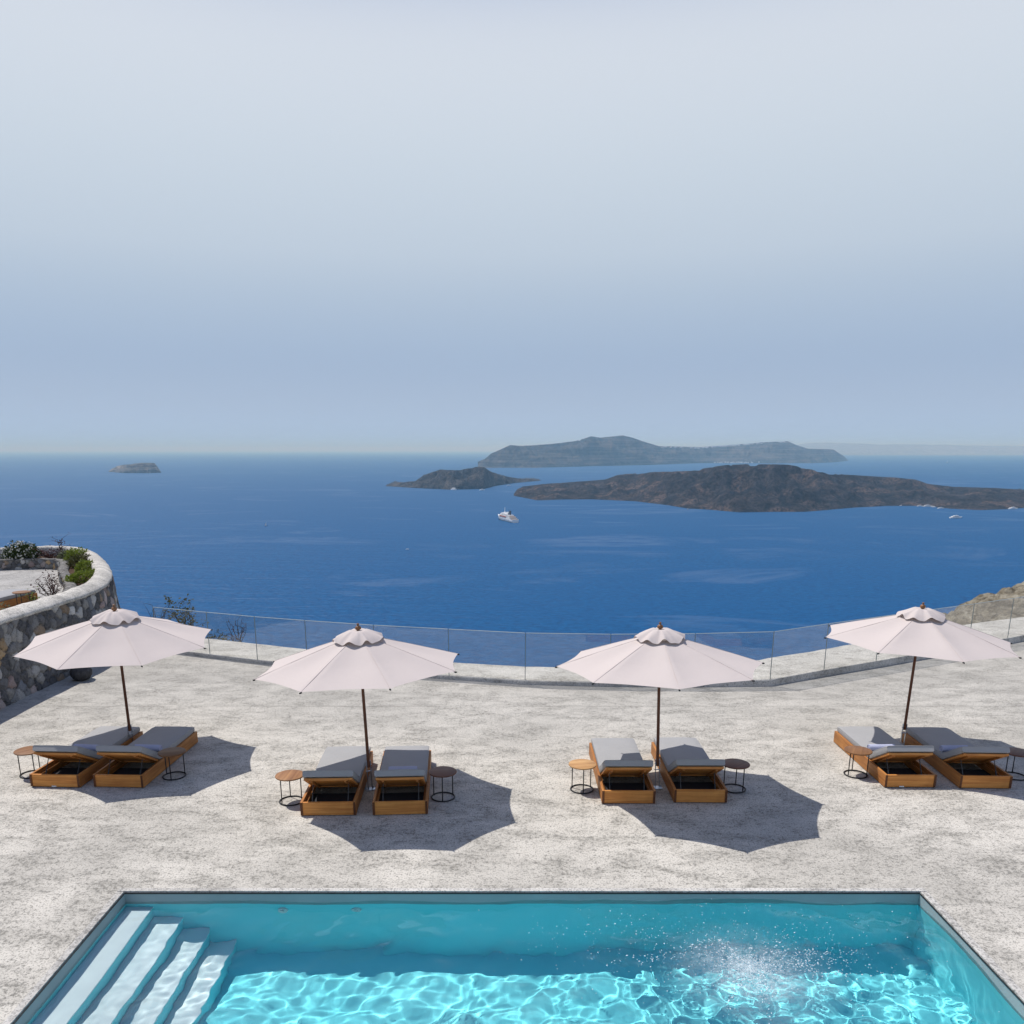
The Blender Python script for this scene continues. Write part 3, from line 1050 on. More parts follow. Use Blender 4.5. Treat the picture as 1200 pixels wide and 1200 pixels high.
bz = UPZ + 0.24
shrub('flowering_shrub', 'round dark shrub dotted with white flowers in the far planter bed', 'shrub', (-16.1, 27.85, bz), (0.66, 0.5, 0.62), 1700, 0.085, M['leaf_b'], 3, 170, M['petal'])
shrub('grey_leaf_shrub', 'small grey green shrub at the bend of the planter bed', 'shrub', (-14.55, 27.75, bz), (0.34, 0.3, 0.32), 600, 0.07, M['leaf_d'], 5)
shrub('green_shrub', 'bright green shrub at the far corner of the planter bed', 'shrub', (-13.95, 27.3, bz), (0.52, 0.45, 0.44), 1200, 0.075, M['leaf_a'], 8)
shrub('green_shrub', 'pale flecked green shrub in the middle of the right hand planter bed', 'shrub', (-13.3, 26.2, bz), (0.46, 0.5, 0.40), 1000, 0.07, M['leaf_c'], 13)
shrub('green_shrub', 'narrow upright bright green shrub behind the nearest green planter shrub', 'shrub', (-12.55, 24.9, bz), (0.36, 0.4, 0.38), 800, 0.07, M['leaf_a'], 17)
shrub('green_shrub', 'widest yellow green shrub at the near end of the planter bed', 'shrub', (-11.75, 23.1, bz), (0.42, 0.85, 0.34), 1500, 0.07, M['leaf_a'], 21)


def twiggy(name, label, cat, loc, n, h, spread, mat, seed, nl, size, lean=(0, 0)):
    rnd = random.Random(seed)
    t = thing(name, label, cat, loc)
    q, lf = MB(), MB()
    for k in range(n):
        a = rnd.uniform(0, 2 * PI)
        sp = spread * rnd.uniform(0.35, 1.0)
        hh = h * rnd.uniform(0.55, 1.0)
        pts = []
        for i in range(6):
            f = i / 5
            pts.append(Vector((math.cos(a) * sp * f ** 1.2 + lean[0] * f * hh + rnd.gauss(0, 0.02), math.sin(a) * sp * f ** 1.2 + lean[1] * f * hh + rnd.gauss(0, 0.02), hh * f)))
        q.tube(pts, [0.016, 0.014, 0.011, 0.009, 0.007, 0.004], 5)
        for i in range(2, 6):
            for _ in range(nl):
                c0 = pts[i] + Vector((rnd.gauss(0, 0.05), rnd.gauss(0, 0.05), rnd.gauss(0.02, 0.05)))
                ax = Vector((rnd.gauss(0, 1), rnd.gauss(0, 1), rnd.gauss(0.5, 0.7))).normalized()
                sd = ax.orthogonal().normalized()
                s = size * rnd.uniform(0.6, 1.4)
                lf.add([c0, c0 + ax * s * 0.5 + sd * s * 0.28, c0 + ax * s, c0 + ax * s * 0.5 - sd * s * 0.28], [(0, 1, 2, 3)])
            e = pts[i] + Vector((rnd.gauss(0, 0.13), rnd.gauss(0, 0.13), rnd.uniform(0.04, 0.2)))
            q.tube([pts[i], e], [0.006, 0.003], 4)
            if i > 2:
                for _ in range(nl):
                    c0 = e + Vector((rnd.gauss(0, 0.045), rnd.gauss(0, 0.045), rnd.gauss(0, 0.045)))
                    ax = Vector((rnd.gauss(0, 1), rnd.gauss(0, 1), rnd.gauss(0.5, 0.7))).normalized()
                    sd = ax.orthogonal().normalized()
                    s = size * rnd.uniform(0.6, 1.4)
                    lf.add([c0, c0 + ax * s * 0.5 + sd * s * 0.28, c0 + ax * s, c0 + ax * s * 0.5 - sd * s * 0.28], [(0, 1, 2, 3)])
    q.build('stem', M['twig'], t)
    if nl:
        lf.build('foliage', mat, t)
    else:
        lf.bm.free()
    return t


twiggy('wine_leaf_plant', 'sparse twiggy plant with small wine red leaves rising above the wall cap', 'plant', (-11.75, 21.35, UPZ), 7, 0.62, 0.55, M['leaf_red'], 4, 3, 0.05)
twiggy('wine_leaf_plant', 'lone upright wine red plant standing at the end of the planter kerb', 'plant', (-11.95, 21.9, UPZ), 4, 0.62, 0.16, M['leaf_red'], 6, 4, 0.05)
twiggy('dry_plant', 'reddish dry spreading plant in the far bed beside the white flowered shrub', 'plant', (-15.2, 28.05, bz), 12, 0.30, 0.55, M['leaf_red'], 9, 3, 0.06)
twiggy('dry_plant', 'single tall dark dry stalk poking above the far wall cap', 'plant', (-14.9, 28.1, bz), 3, 0.85, 0.10, M['leaf_red'], 19, 3, 0.05)
twiggy('weed_tuft', 'small pale green weed tuft beside the upper terrace lounger leg', 'weed', (-12.0, 21.0, UPZ), 6, 0.22, 0.16, M['leaf_a'], 25, 2, 0.05)
twiggy('weed_tuft', 'low pale green weed against the cap in front of the upper terrace lounger', 'weed', (-11.45, 18.95, UPZ), 7, 0.30, 0.3, M['leaf_d'], 27, 2, 0.05)
# shrubs on the hillside beyond the left end of the glass
twiggy('coastal_shrub', 'tall dark leafy shrub with forked branches beyond the left end of the glass', 'shrub', (-8.95, 23.4, -0.75), 9, 1.65, 0.55, M['leaf_c'], 31, 7, 0.075, (-0.22, 0))
shrub('coastal_shrub', 'low dark sprawling shrub at the foot of the tall forked shrub', 'shrub', (-9.0, 23.0, -0.6), (1.0, 0.55, 0.72), 1300, 0.085, M['leaf_c'], 33)
shrub('coastal_shrub', 'small brown green shrub cushion right of the tall forked shrub', 'shrub', (-8.1, 22.85, -0.55), (0.5, 0.35, 0.62), 520, 0.075, M['leaf_c'], 34)
twiggy('dry_shrub', 'bare brown twiggy shrub seen through the leftmost glass pane', 'shrub', (-7.45, 22.75, -0.5), 9, 0.95, 0.28, M['leaf_red'], 37, 1, 0.05)
twiggy('dry_shrub', 'bare grey twiggy shrub between the stone wall and the forked shrub', 'shrub', (-10.0, 23.5, -0.5), 10, 1.3, 0.4, M['leaf_c'], 39, 0, 0.05)

# dark pot in the wall's shadow
pot = thing('clay_pot', 'round dark clay pot standing in the shadow of the stone wall', 'pot', (-9.52, 18.1, 0))
q = MB()
q.lathe([(0.10, 0.0), (0.17, 0.03), (0.225, 0.12), (0.235, 0.21), (0.20, 0.29), (0.165, 0.325), (0.185, 0.35), (0.19, 0.365), (0.16, 0.365), (0.145, 0.33), (0.13, 0.2), (0.0, 0.18)], 28)
b = NB('dark_clay', 0.75, 0.25)
n1 = b.noise(14, 4, 0.6)
b.base(b.ramp(n1, [(0.35, (0.03, 0.03, 0.034)), (0.65, (0.075, 0.072, 0.074))]))
b.normal(b.bump(n1, 0.3, 0.01))
q.build('pot_body', b.m, pot, True, 40)
q = MB()
q.lathe([(0.138, 0.31), (0.0, 0.325)], 20)
q.build('potting_soil', bpy.data.materials['soil'], pot)

# ------------------------------------------------------------------ swimming pool
def pool_paint(name, c, c2):
    b = NB(name, 0.6, 0.2)
    n1 = b.noise(1.1, 4, 0.6)
    n2 = b.noise(30, 3, 0.6)
    b.base(b.mix(b.ramp(n1, [(0.35, 0.0), (0.65, 1.0)]), c, c2))
    b.normal(b.bump(n2, 0.1, 0.003))
    return b.m


M['pool'] = pool_paint('water_tinted_plaster', (0.22, 0.82, 0.89), (0.27, 0.85, 0.91))  # turquoise tint of the water put into the plaster colour
M['dark_strip'] = plain('dark_strip', (0.03, 0.031, 0.033), 0.5, 0.4)
FREE = 0.13
DEEP = -1.38
pool = thing('swimming_pool', 'rectangular turquoise swimming pool with corner steps set flush in the terrace', 'swimming pool', (0.24, 6.1, 0))
ox, oy = 0.24, 6.1
x0, x1, y0, y1 = PX0 - ox, PX1 - ox, PY0 - oy, PY1 - oy
q = MB()
q.add([(x0, y0, DEEP), (x1, y0, DEEP), (x1, y1, DEEP), (x0, y1, DEEP), (x0, y0, -0.012), (x1, y0, -0.012), (x1, y1, -0.012), (x0, y1, -0.012)],
      [(0, 1, 2, 3), (0, 4, 5, 1), (1, 5, 6, 2), (2, 6, 7, 3), (3, 7, 4, 0)])
basin = q.build('basin', M['pool'], pool)
for f in basin.data.polygons:
    pass
q = MB()
for (cx, cy, sx, sy) in (((x0 + x1) / 2, y1 + CW / 2, x1 - x0 + 2 * CW, CW), ((x0 + x1) / 2, y0 - CW / 2, x1 - x0 + 2 * CW, CW), (x0 - CW / 2, (y0 + y1) / 2, CW, y1 - y0), (x1 + CW / 2, (y0 + y1) / 2, CW, y1 - y0)):
    q.box((cx, cy, -0.017), (sx - 0.004, sy - 0.012, 0.046), bevel=0.006, seg=2)
q.build('coping', M['coping'], pool, True, 40)
q = MB()
for (cx, cy, sx, sy) in (((x0 + x1) / 2, y1 - 0.003, x1 - x0, 0.010), ((x0 + x1) / 2, y0 + 0.003, x1 - x0, 0.010), (x0 + 0.003, (y0 + y1) / 2, 0.010, y1 - y0 - 0.04), (x1 - 0.003, (y0 + y1) / 2, 0.010, y1 - y0 - 0.04)):
    q.box((cx, cy, -0.020), (sx, sy, 0.016))
q.build('edge_strip', M['dark_strip'], pool)  # thin dark strip round the inner edge of the pool
BAND = -0.20
M['band'] = pool_paint('dry_wall_tone', (0.30, 0.37, 0.385), (0.36, 0.43, 0.44))  # added grey band: dry wall shown without the painted water tint
q = MB()
e_ = 0.003
q.add([(x0 + e_, y0 + e_, BAND), (x1 - e_, y0 + e_, BAND), (x1 - e_, y1 - e_, BAND), (x0 + e_, y1 - e_, BAND), (x0 + e_, y0 + e_, -0.012), (x1 - e_, y0 + e_, -0.012), (x1 - e_, y1 - e_, -0.012), (x0 + e_, y1 - e_, -0.012)],
      [(0, 4, 5, 1), (1, 5, 6, 2), (2, 6, 7, 3), (3, 7, 4, 0)])
q.build('dry_wall_band', M['band'], pool)
NOSE = [-4.14, -3.80, -3.49, -3.17]
TREAD = [-0.29, -0.56, -0.83, -1.10]
M['step'] = pool_paint('shallow_tint_plaster', (0.84, 0.86, 0.87), (0.89, 0.90, 0.90))  # near white: weaker tint of shallow water put into the colour
prev = PX0 + 0.001
for nx_, tz in zip(NOSE, TREAD):
    q = MB()
    a, c = prev - ox, nx_ - ox
    q.box(((a + c) / 2, (y0 + y1) / 2, (tz - 0.03 + DEEP) / 2 + 0.002), (c - a - 0.001, y1 - y0 - 0.004, tz - 0.03 - DEEP))
    stp = q.build('step', M['pool'], pool)
    q = MB()
    q.box(((a + c) / 2 + 0.004, (y0 + y1) / 2, tz - 0.013), (c - a + 0.006, y1 - y0 - 0.005, 0.028), bevel=0.008, seg=2)
    q.build('tread', M['step'], stp, True, 40)
    prev = nx_
M['nozzle'] = plain('nozzle_plastic', (0.75, 0.78, 0.78), 0.4)
for nx_ in (-2.6 - ox, -1.72 - ox):
    q = MB()
    q.tube([(nx_, y1 - 0.001, -0.34), (nx_, y1 - 0.022, -0.34)], [0.062, 0.055], 18)
    q.tube([(nx_, y1 - 0.02, -0.34), (nx_, y1 - 0.04, -0.34)], [0.022, 0.02], 12)
    q.build('inlet_nozzle', M['nozzle'], pool)

# water: a real rippled surface, rougher towards the splash on the right
wx = np.arange(PX0 + 0.005, PX1 - 0.004, 0.025)
wx = np.append(wx, PX1 - 0.005)
wy = np.arange(PY0 + 0.005, PY1 - 0.004, 0.025)
wy = np.append(wy, PY1 - 0.005)
Xg, Yg = np.meshgrid(wx, wy, indexing='ij')
H = np.zeros_like(Xg)
rngw = np.random.default_rng(5)
amp = np.interp(Xg, [-4.5, -2.5, 0, 2, 5], [0.45, 0.75, 0.92, 1.10, 1.05])
for k in range(58):
    lam = rngw.uniform(0.10, 0.42) if k > 22 else (rngw.uniform(0.5, 1.15) if k > 12 else rngw.uniform(1.3, 3.4))
    th = rngw.normal(-0.9, 0.9)
    ph = rngw.uniform(0, 2 * PI)
    kx, ky = 2 * PI / lam * math.cos(th), 2 * PI / lam * math.sin(th)
    wv_ = np.sin(kx * Xg + ky * Yg + ph + 0.6 * np.sin(0.9 * Xg + 1.3 * Yg + ph))
    H += (0.0017 * lam if k > 22 else (0.0034 * lam if k > 12 else 0.0095)) * wv_
ring = np.hypot(Xg - 2.55, Yg - 7.42)
H = H * amp
H += 0.012 * np.exp(-ring * 0.9) * np.sin(ring * 17) * (ring > 0.12)
for i in range(H.shape[0]):
    for j in range(H.shape[1]):
        x, y = Xg[i, j], Yg[i, j]
        e = 0.004 + 0.010 * math.exp(-(ring[i, j] / 1.3) ** 2) + (0.004 if x > 1.2 else 0)
        H[i, j] += e * fbm(x * 3.2, y * 3.2, 1.7, 3)
H -= H.mean()
edge = np.interp(np.minimum(Xg - PX0, PX1 - Xg), [0, 0.4], [0.5, 1])
V = np.stack([Xg, Yg, -FREE + H * edge], -1)
b = NB('pool_water', 0.0, 0.5)
t = b.t
t.nodes.remove(b.p)
gls = b.n('ShaderNodeBsdfGlass')
gls.inputs['IOR'].default_value = 1.333
gls.inputs['Roughness'].default_value = 0.0
gls.inputs[0].default_value = (0.90, 0.99, 1.0, 1)
b.l(gls.outputs[0], b.o.inputs['Surface'])
pw = mesh_from('pool_water', V.reshape(-1, 3), grid_faces(*Xg.shape), b.m, None, True)
structure(pw)
pw.cycles.is_caustics_caster = True
basin.cycles.is_caustics_receiver = True
for o in bpy.data.objects:
    if o.parent == pool or (o.parent and o.parent.parent == pool):
        o.cycles.is_caustics_receiver = True

# splash: spray thrown up over a patch of froth, plus glint beads
rnd = random.Random(12)
q = MB()
def bead(p, r, ax=None, st=1.0):
    bb = bmesh.new()
    bmesh.ops.create_icosphere(bb, subdivisions=1, radius=r)
    if ax is not None:
        bmesh.ops.scale(bb, vec=(1, 1, st), verts=bb.verts)
        bmesh.ops.rotate(bb, cent=(0, 0, 0), matrix=ax.to_track_quat('Z', 'Y').to_matrix(), verts=bb.verts)
    bmesh.ops.translate(bb, vec=p, verts=bb.verts)
    q.merge(bb)
def wz(x, y):
    i = min(max(int((x - wx[0]) / 0.025), 0), len(wx) - 1)
    j = min(max(int((y - wy[0]) / 0.025), 0), len(wy) - 1)
    return V[i, j, 2]
SPX, SPY = 2.55, 7.42
arcs = []
for k in range(26):                        # arcs of drops flung out of the splash
    a = rnd.uniform(0, 2 * PI)
    arcs.append((a, rnd.uniform(0.35, 1.5), rnd.uniform(0.04, 0.22), rnd.uniform(0.3, 1.0)))
for k in range(2700):
    ax, st = None, 1.0
    if k < 1000:
        rr, a = abs(rnd.gauss(0, 0.15)), rnd.uniform(0, 2 * PI)
        x, y = SPX + rr * math.cos(a) * 1.25, SPY + rr * math.sin(a)
        z = abs(rnd.gauss(0, 0.10)) * max(0.2, 1 - rr * 2.5)
        r = rnd.uniform(0.002, 0.0055)
    elif k < 2000:
        a, L, hgt, dens = arcs[k % len(arcs)]
        f = rnd.random() ** 0.8
        x = SPX + math.cos(a) * L * f + rnd.gauss(0, 0.035)
        y = SPY + math.sin(a) * L * 0.62 * f + rnd.gauss(0, 0.03)
        z = max(0.0, 4 * hgt * f * (1 - f) + rnd.gauss(0, 0.02))
        r = rnd.uniform(0.0018, 0.0042) + 0.004 * rnd.random() ** 6
        ax, st = Vector((math.cos(a), math.sin(a) * 0.6, hgt * 3 * (1 - 2 * f))).normalized(), rnd.uniform(1.0, 2.6)
    else:  # scattered drops, white beads that double as glints on the water
        x, y, z = SPX - 0.2 + rnd.gauss(0, 1.0), 7.85 + rnd.gauss(0, 0.42), abs(rnd.gauss(0, 0.05)) if rnd.random() < 0.4 else 0.0
        r = rnd.uniform(0.002, 0.005) + 0.004 * rnd.random() ** 5
    if not (PX0 + .1 < x < PX1 - .1 and PY0 < y < PY1 - 0.1):
        continue
    bead((x, y, wz(x, y) + r * 0.4 + z), r, ax, st)
structure(q.build('water_splash', plain('foam', (0.80, 0.85, 0.87), 0.35, 0.5)), 'stuff')
b = NB('froth', 0.6, 0.3)
b.base((0.80, 0.86, 0.88))
v = b.coord()
n1 = b.noise(9, 6, 0.75, v, 1.2)
n2 = b.noise(70, 3, 0.7, v)
ln = b.n('ShaderNodeVectorMath', operation='LENGTH')
sb = b.n('ShaderNodeVectorMath', operation='SUBTRACT')
sb.inputs[1].default_value = (SPX, SPY, -FREE)
b.l(v, sb.inputs[0])
b.l(sb.outputs[0], ln.inputs[0])
fall = b.ramp(ln.outputs['Value'], [(0.0, 0.62), (0.20, 0.40), (0.55, 0.12), (0.95, 0.0)])
al = b.math('MULTIPLY', fall, b.ramp(n1, [(0.36, 0.15), (0.58, 1.0)]))
al = b.math('MULTIPLY', al, b.ramp(n2, [(0.30, 0.4), (0.60, 1.25)]))
tr = b.n('ShaderNodeBsdfTransparent')
mx = b.n('ShaderNodeMixShader')
b.l(al, mx.inputs[0])
b.l(tr.outputs[0], mx.inputs[1])
b.l(b.p.outputs[0], mx.inputs[2])
b.l(mx.outputs[0], b.o.inputs['Surface'])
fx = np.arange(SPX - 1.0, SPX + 1.0, 0.04)
fy_ = np.arange(SPY - 0.95, SPY + 0.95, 0.04)
structure(mesh_from('water_froth', [(x, y, wz(x, y) + 0.006 + 0.05 * math.exp(-((x - SPX) ** 2 + (y - SPY) ** 2) / 0.02) * (0.6 + 0.6 * mn.noise(Vector((x * 20, y * 20, 0))))) for x in fx for y in fy_], grid_faces(len(fx), len(fy_)), b.m, None, True), 'stuff')

# ------------------------------------------------------------------ sun loungers
LW, LL, LH = 0.785, 2.07, 0.212
HY = 0.70                                   # hinge of the backrest, from the head end
BA = R(30)
BL = 0.69


def make_lounger(ang=BA):
    t = thing('sun_lounger', '', 'sun lounger', group='teak sun loungers on the terrace')
    th = 0.036
    for s in (-1, 1):
        q = MB()
        q.box((s * (LW / 2 - th / 2), LL / 2, 0.012 + (LH - 0.012) / 2), (th, LL, LH - 0.012), bevel=0.004)
        rail = q.build('side_rail', M['teak_y'], t)
        q = MB()
        q.box((s * (LW / 2 - th / 2), -0.002, 0.014 + (LH - 0.016) / 2), (th - 0.006, 0.008, LH - 0.02))
        q.build('end_grain', M['teak_end'], rail)
    for y in (th / 2 + 0.004, LL - th / 2 - 0.004):
        q = MB()
        q.box((0, y, 0.012 + (LH - 0.014) / 2), (LW - 2 * th - 0.002, th, LH - 0.018), bevel=0.003)
        q.build('end_board', M['teak_x'], t)
    for sx in (-1, 1):
        for y in (0.12, LL - 0.12):
            q = MB()
            q.box((sx * (LW / 2 - 0.075), y, 0.02), (0.06, 0.06, 0.04))
            q.build('foot', M['black_metal'], t)
    q = MB()
    for k in range(9):
        y = HY + 0.06 + k * 0.15
        q.box((0, y, LH - 0.055), (LW - 2 * th - 0.004, 0.11, 0.02), bevel=0.003)
    q.build('deck', M['teak_x'], t)
    # inner bearers seen inside the open head end
    for s in (-1, 1):
        q = MB()
        q.box((s * (LW / 2 - th - 0.018), HY * 0.56, 0.125), (0.03, HY - 0.06, 0.04), bevel=0.003)
        q.build('bearer', M['teak_y'], t)
    q = MB()
    q.box((0, HY * 0.55, 0.03), (LW - 2 * th - 0.02, HY - 0.02, 0.012))  # dark sheet standing in for the shaded ground inside the frame
    q.build('shade_sheet', M['shade_sheet'], t)
    # backrest, hinged at HY and lifted towards the head end
    ca, sa = math.cos(ang), math.sin(ang)
    hz = LH - 0.035
    def bp(u, w, x=0.0):                    # u along the backrest from the hinge, w above it
        return Vector((x, HY - u * ca + w * sa, hz + u * sa + w * ca))
    rot = Matrix.Rotation(-ang, 3, 'X')
    BW = LW - 2 * th - 0.03
    q = MB()
    for k in range(6):
        u = 0.06 + k * 0.113
        q.box(bp(u, 0.0), (BW - 0.11, 0.105, 0.02), rot, 0.003)
    for s in (-1, 1):
        q.box(bp(BL / 2, 0.0, s * (BW / 2 - 0.026)), (0.05, BL, 0.032), rot, 0.003)
    q.box(bp(BL - 0.022, -0.004), (BW - 0.105, 0.044, 0.036), rot, 0.003)
    back = q.build('backrest', M['teak_x'], t)
    for s in (-1, 1):
        q = MB()
        q.box(bp(BL * 0.5, -0.028, s * (BW / 2 - 0.10)), (0.032, BL * 0.9, 0.026), rot, 0.002)
        q.build('batten', M['teak_y'], back)
    for s in (-1, 1):
        q = MB()
        a = bp(0.42, -0.03, s * (BW / 2 - 0.085))
        c = Vector((s * (BW / 2 - 0.085), 0.16, 0.075))
        m_ = a.lerp(c, 0.55)
        q.tube([a, m_], 0.006, 8)
        q.tube([m_, c], 0.010, 8)
        q.build('gas_strut', M['gas_metal'], t)
    # mattress: one folded pad
    MT = 0.105
    MW = LW - 0.068
    zb = LH - 0.008
    sect = []
    k0 = HY + 0.0
    top, bot = [], []
    fl = np.linspace(LL - 0.02, HY + 0.09, 12)
    for y in fl:
        bot.append((y, zb))
        top.append((y, zb + MT))
    for s in np.linspace(0, 1, 6):
        a = ang * s
        # bend around the hinge
        yb = HY + 0.06 - 0.09 * s
        bot.append((yb + 0.02 * (1 - s), zb + 0.012 * s * s))
        top.append((yb + 0.02 * (1 - s) + math.sin(a) * MT * 0.55 + 0.02 * s, zb + MT * (1 - 0.05 * math.sin(PI * s)) + 0.01 * s * s))
    for u in np.linspace(0.12, BL + 0.015, 9):
        pb, pt = bp(u, 0.022), bp(u, 0.022 + MT)
        bot.append((pb.y, pb.z))
        top.append((pt.y, pt.z))
    nS = len(top)
    xs_ = [-MW / 2, -MW / 2 + 0.004, -MW / 2 + 0.018, -MW / 4, 0, MW / 4, MW / 2 - 0.018, MW / 2 - 0.004, MW / 2]
    inz = [0.020, 0.007, 0.0, 0, 0, 0, 0.0, 0.007, 0.020]
    V_, F_ = [], []
    for i in range(nS):
        (yt_, zt_), (yb_, zb_) = top[i], bot[i]
        d = Vector((yt_ - yb_, zt_ - zb_))
        endf = 0.012 if i in (0, nS - 1) else 0.0
        for x, iz in zip(xs_, inz):
            w = 1 - (iz + endf) / MT
            puff = 0.010 * (1 - (2 * x / MW) ** 2) * (0.6 + 0.6 * mn.noise(Vector((x * 5, yt_ * 5, 1))))
            V_.append((x, yb_ + d.x * w, zb_ + d.y * w + puff))
        for x, iz in zip(xs_, inz):
            w = (iz + endf) / MT
            V_.append((x, yb_ + d.x * w, zb_ + d.y * w))
    n_ = len(xs_)
    for i in range(nS - 1):
        A, B_ = i * 2 * n_, (i + 1) * 2 * n_
        for k in range(n_ - 1):
            F_.append((A + k, A + k + 1, B_ + k + 1, B_ + k))
            F_.append((A + n_ + k + 1, A + n_ + k, B_ + n_ + k, B_ + n_ + k + 1))
        F_.append((A + n_, A, B_, B_ + n_))
        F_.append((A + n_ - 1, A + 2 * n_ - 1, B_ + 2 * n_ - 1, B_ + n_ - 1))
    for A in (0, (nS - 1) * 2 * n_):
        for k in range(n_ - 1):
            F_.append((A + k, A + k + 1, A + n_ + k + 1, A + n_ + k))
    q = MB()
    q.add(V_, F_)
    mat_ = q.build('mattress', M['cushion'], t, True, 38)
    # piping along the upper edges
    q = MB()
    for s in (-1, 1):
        q.tube([(s * (MW / 2 - 0.003), V_[i * 2 * n_ + (0 if s < 0 else n_ - 1)][1], V_[i * 2 * n_ + 1][2] - 0.003) for i in range(nS)], 0.0045, 6)
    q.tube([(x, V_[(nS - 1) * 2 * n_ + k][1], V_[(nS - 1) * 2 * n_ + k][2] + 0.002) for k, x in enumerate(xs_)], 0.0045, 6)
    q.build('piping', M['cushion'], mat_, True)
    return t


LOUNGERS = [(-6.8909, 11.9037, -0.0581, 'left teak lounger of the pair under the leftmost parasol, white tag low on its front'),
            (-5.9074, 11.8941, -0.0505, 'right teak lounger of the leftmost pair, its whole mattress in shadow'),
            (-2.4689, 10.8776, 0.0307, 'left teak lounger of the second pair, mattress half sunlit beside the parasol pole'),
            (-1.4477, 10.9038, 0.0573, 'right teak lounger of the second pair, towel ridge showing over its backrest'),
            (1.8654, 11.2839, -0.0096, 'left teak lounger of the third pair, beside the pale striped side table'),
            (2.9303, 11.3187, -0.0118, 'right teak lounger of the third pair, sunlit foot end, beside a dark table'),
            (6.2974, 11.8941, -0.0075, 'left teak lounger of the rightmost pair, curved shadow edge down its mattress'),
            (7.4327, 11.853, -0.039, 'rightmost teak lounger, its mattress wholly in shadow, by the photo edge')]
proto = make_lounger()
lg = []
for i, (x, y, rz, lab) in enumerate(LOUNGERS):
    if i == 0:
        o = proto
        o.location = (x, y, 0)
        o.rotation_euler = (0, 0, rz)
        o['label'] = lab
    else:
        o = dup(proto, (x, y, 0), rz, lab)
    lg.append(o)
for i, dx in ((0, -0.02), (6, -0.13)):
    q = MB()
    q.box((dx, -0.003, 0.024), (0.07, 0.006, 0.018))
    q.build('care_tag', M['white'], lg[i])

# towels lie across the mattresses just behind the raised backs
def make_towel():
    q = MB()
    n, m_ = 18, 10
    V_, F_ = [], []
    L = 0.42
    for j in range(m_ + 1):
        x = -L / 2 + L * j / m_
        for k in range(n):
            a = 2 * PI * k / n
            r = 0.054 * (1 + 0.05 * mn.noise(Vector((x * 9, math.cos(a) * 2, math.sin(a) * 2)))) * (0.93 if j in (0, m_) else 1)
            V_.append((x, r * math.cos(a) * 1.08, 0.052 + r * math.sin(a) * 0.97))
    for j in range(m_):
        for k in range(n):
            F_.append((j * n + k, j * n + (k + 1) % n, (j + 1) * n + (k + 1) % n, (j + 1) * n + k))
    F_.append(tuple(range(n)))
    F_.append(tuple(m_ * n + k for k in range(n - 1, -1, -1)))
    q.add(V_, F_)
    for s in (-1, 1):                       # the roll's spiral at each end
        pts = [(s * (L / 2 + 0.002), r_ * math.cos(a_), 0.052 + r_ * math.sin(a_)) for a_, r_ in [(k * 0.5, 0.008 + 0.00145 * k) for k in range(30)]]
        q.tube(pts, 0.005, 5)
    return q.build('rolled_towel', M['towel'], None, True, 50)


tw = make_towel()
tag(tw, '', 'towel', 'rolled towels on the loungers')
TW = [(0, 0.10, 0.045, 'rolled lavender towel on the left lounger of the leftmost pair'),
      (1, 0.12, 0.045, 'rolled lavender towel on the right lounger of the leftmost pair'),
      (3, 0.0, 0.075, 'pale rolled towel just visible over the backrest of the second pair, right lounger'),
      (6, -0.13, 0.045, 'rolled pale towel in sunlight on the left lounger of the rightmost pair'),
      (7, -0.13, 0.045, 'rolled lavender towel in shadow on the rightmost lounger')]
for i, (k, dx, dy, lab) in enumerate(TW):
    o = tw if i == 0 else tw.copy()
    if i:
        COL.objects.link(o)
    x, y, rz, _ = LOUNGERS[k]
    yy = HY + dy + 0.06
    o.location = (x + dx * math.cos(rz) - yy * math.sin(rz), y + dx * math.sin(rz) + yy * math.cos(rz), LH - 0.008 + 0.105 + 0.003)
    o.rotation_euler = (0, 0, rz + 0.03 * (i - 2))
    o['label'] = lab

# ------------------------------------------------------------------ side tables
def make_table(mat):
    t = thing('side_table', '', 'side table', group='round side tables beside the loungers')
    q = MB()
    q.lathe([(0.0, 0.398), (0.19, 0.398), (0.207, 0.402), (0.212, 0.412), (0.209, 0.421), (0.20, 0.424), (0.0, 0.424)], 40)
    q.build('table_top', mat, t, True, 30)
    for k in range(3):
        a = 2 * PI * k / 3 + 0.4
        q = MB()
        q.tube([(0.165 * math.cos(a), 0.165 * math.sin(a), 0.008), (0.165 * math.cos(a), 0.165 * math.sin(a), 0.399)], 0.008, 8)
        q.build('leg', M['black_metal'], t, True)
    q = MB()
    q.tube([(0.172 * math.cos(2 * PI * k / 36), 0.172 * math.sin(2 * PI * k / 36), 0.011) for k in range(36)], 0.0105, 8, closed=True)
    q.build('base_ring', M['black_metal'], t, True)
    return t


TB = [(-7.54, 12.43, 0.9, 'table_top', 'warm brown side table half hidden behind the leftmost lounger'),
      (-5.23, 12.36, 0.2, 'table_top', 'reddish brown side table right of the leftmost lounger pair'),
      (-3.12, 11.39, 1.5, 'table_top', 'warm brown side table in full sun left of the second lounger pair'),
      (-0.88, 11.53, 0.15, 'table_dark', 'dark walnut side table right of the second lounger pair'),
      (1.23, 11.83, 0.15, 'table_light', 'pale two tone striped side table left of the third lounger pair'),
      (3.57, 11.85, 0.75, 'table_dark', 'dark walnut side table right of the third lounger pair'),
      (5.68, 12.43, 1.1, 'table_top', 'sunlit grained brown side table left of the rightmost lounger pair'),
      (8.18, 12.35, 0.8, 'table_dark', 'dark side table cut by the right edge of the photo')]
protos = {}
for x, y, rz, mk, lab in TB:
    if mk not in protos:
        o = protos[mk] = make_table(M[mk])
        o.location = (x, y, 0)
        o.rotation_euler = (0, 0, rz)
        o['label'] = lab
    else:
        dup(protos[mk], (x, y, 0), rz, lab)

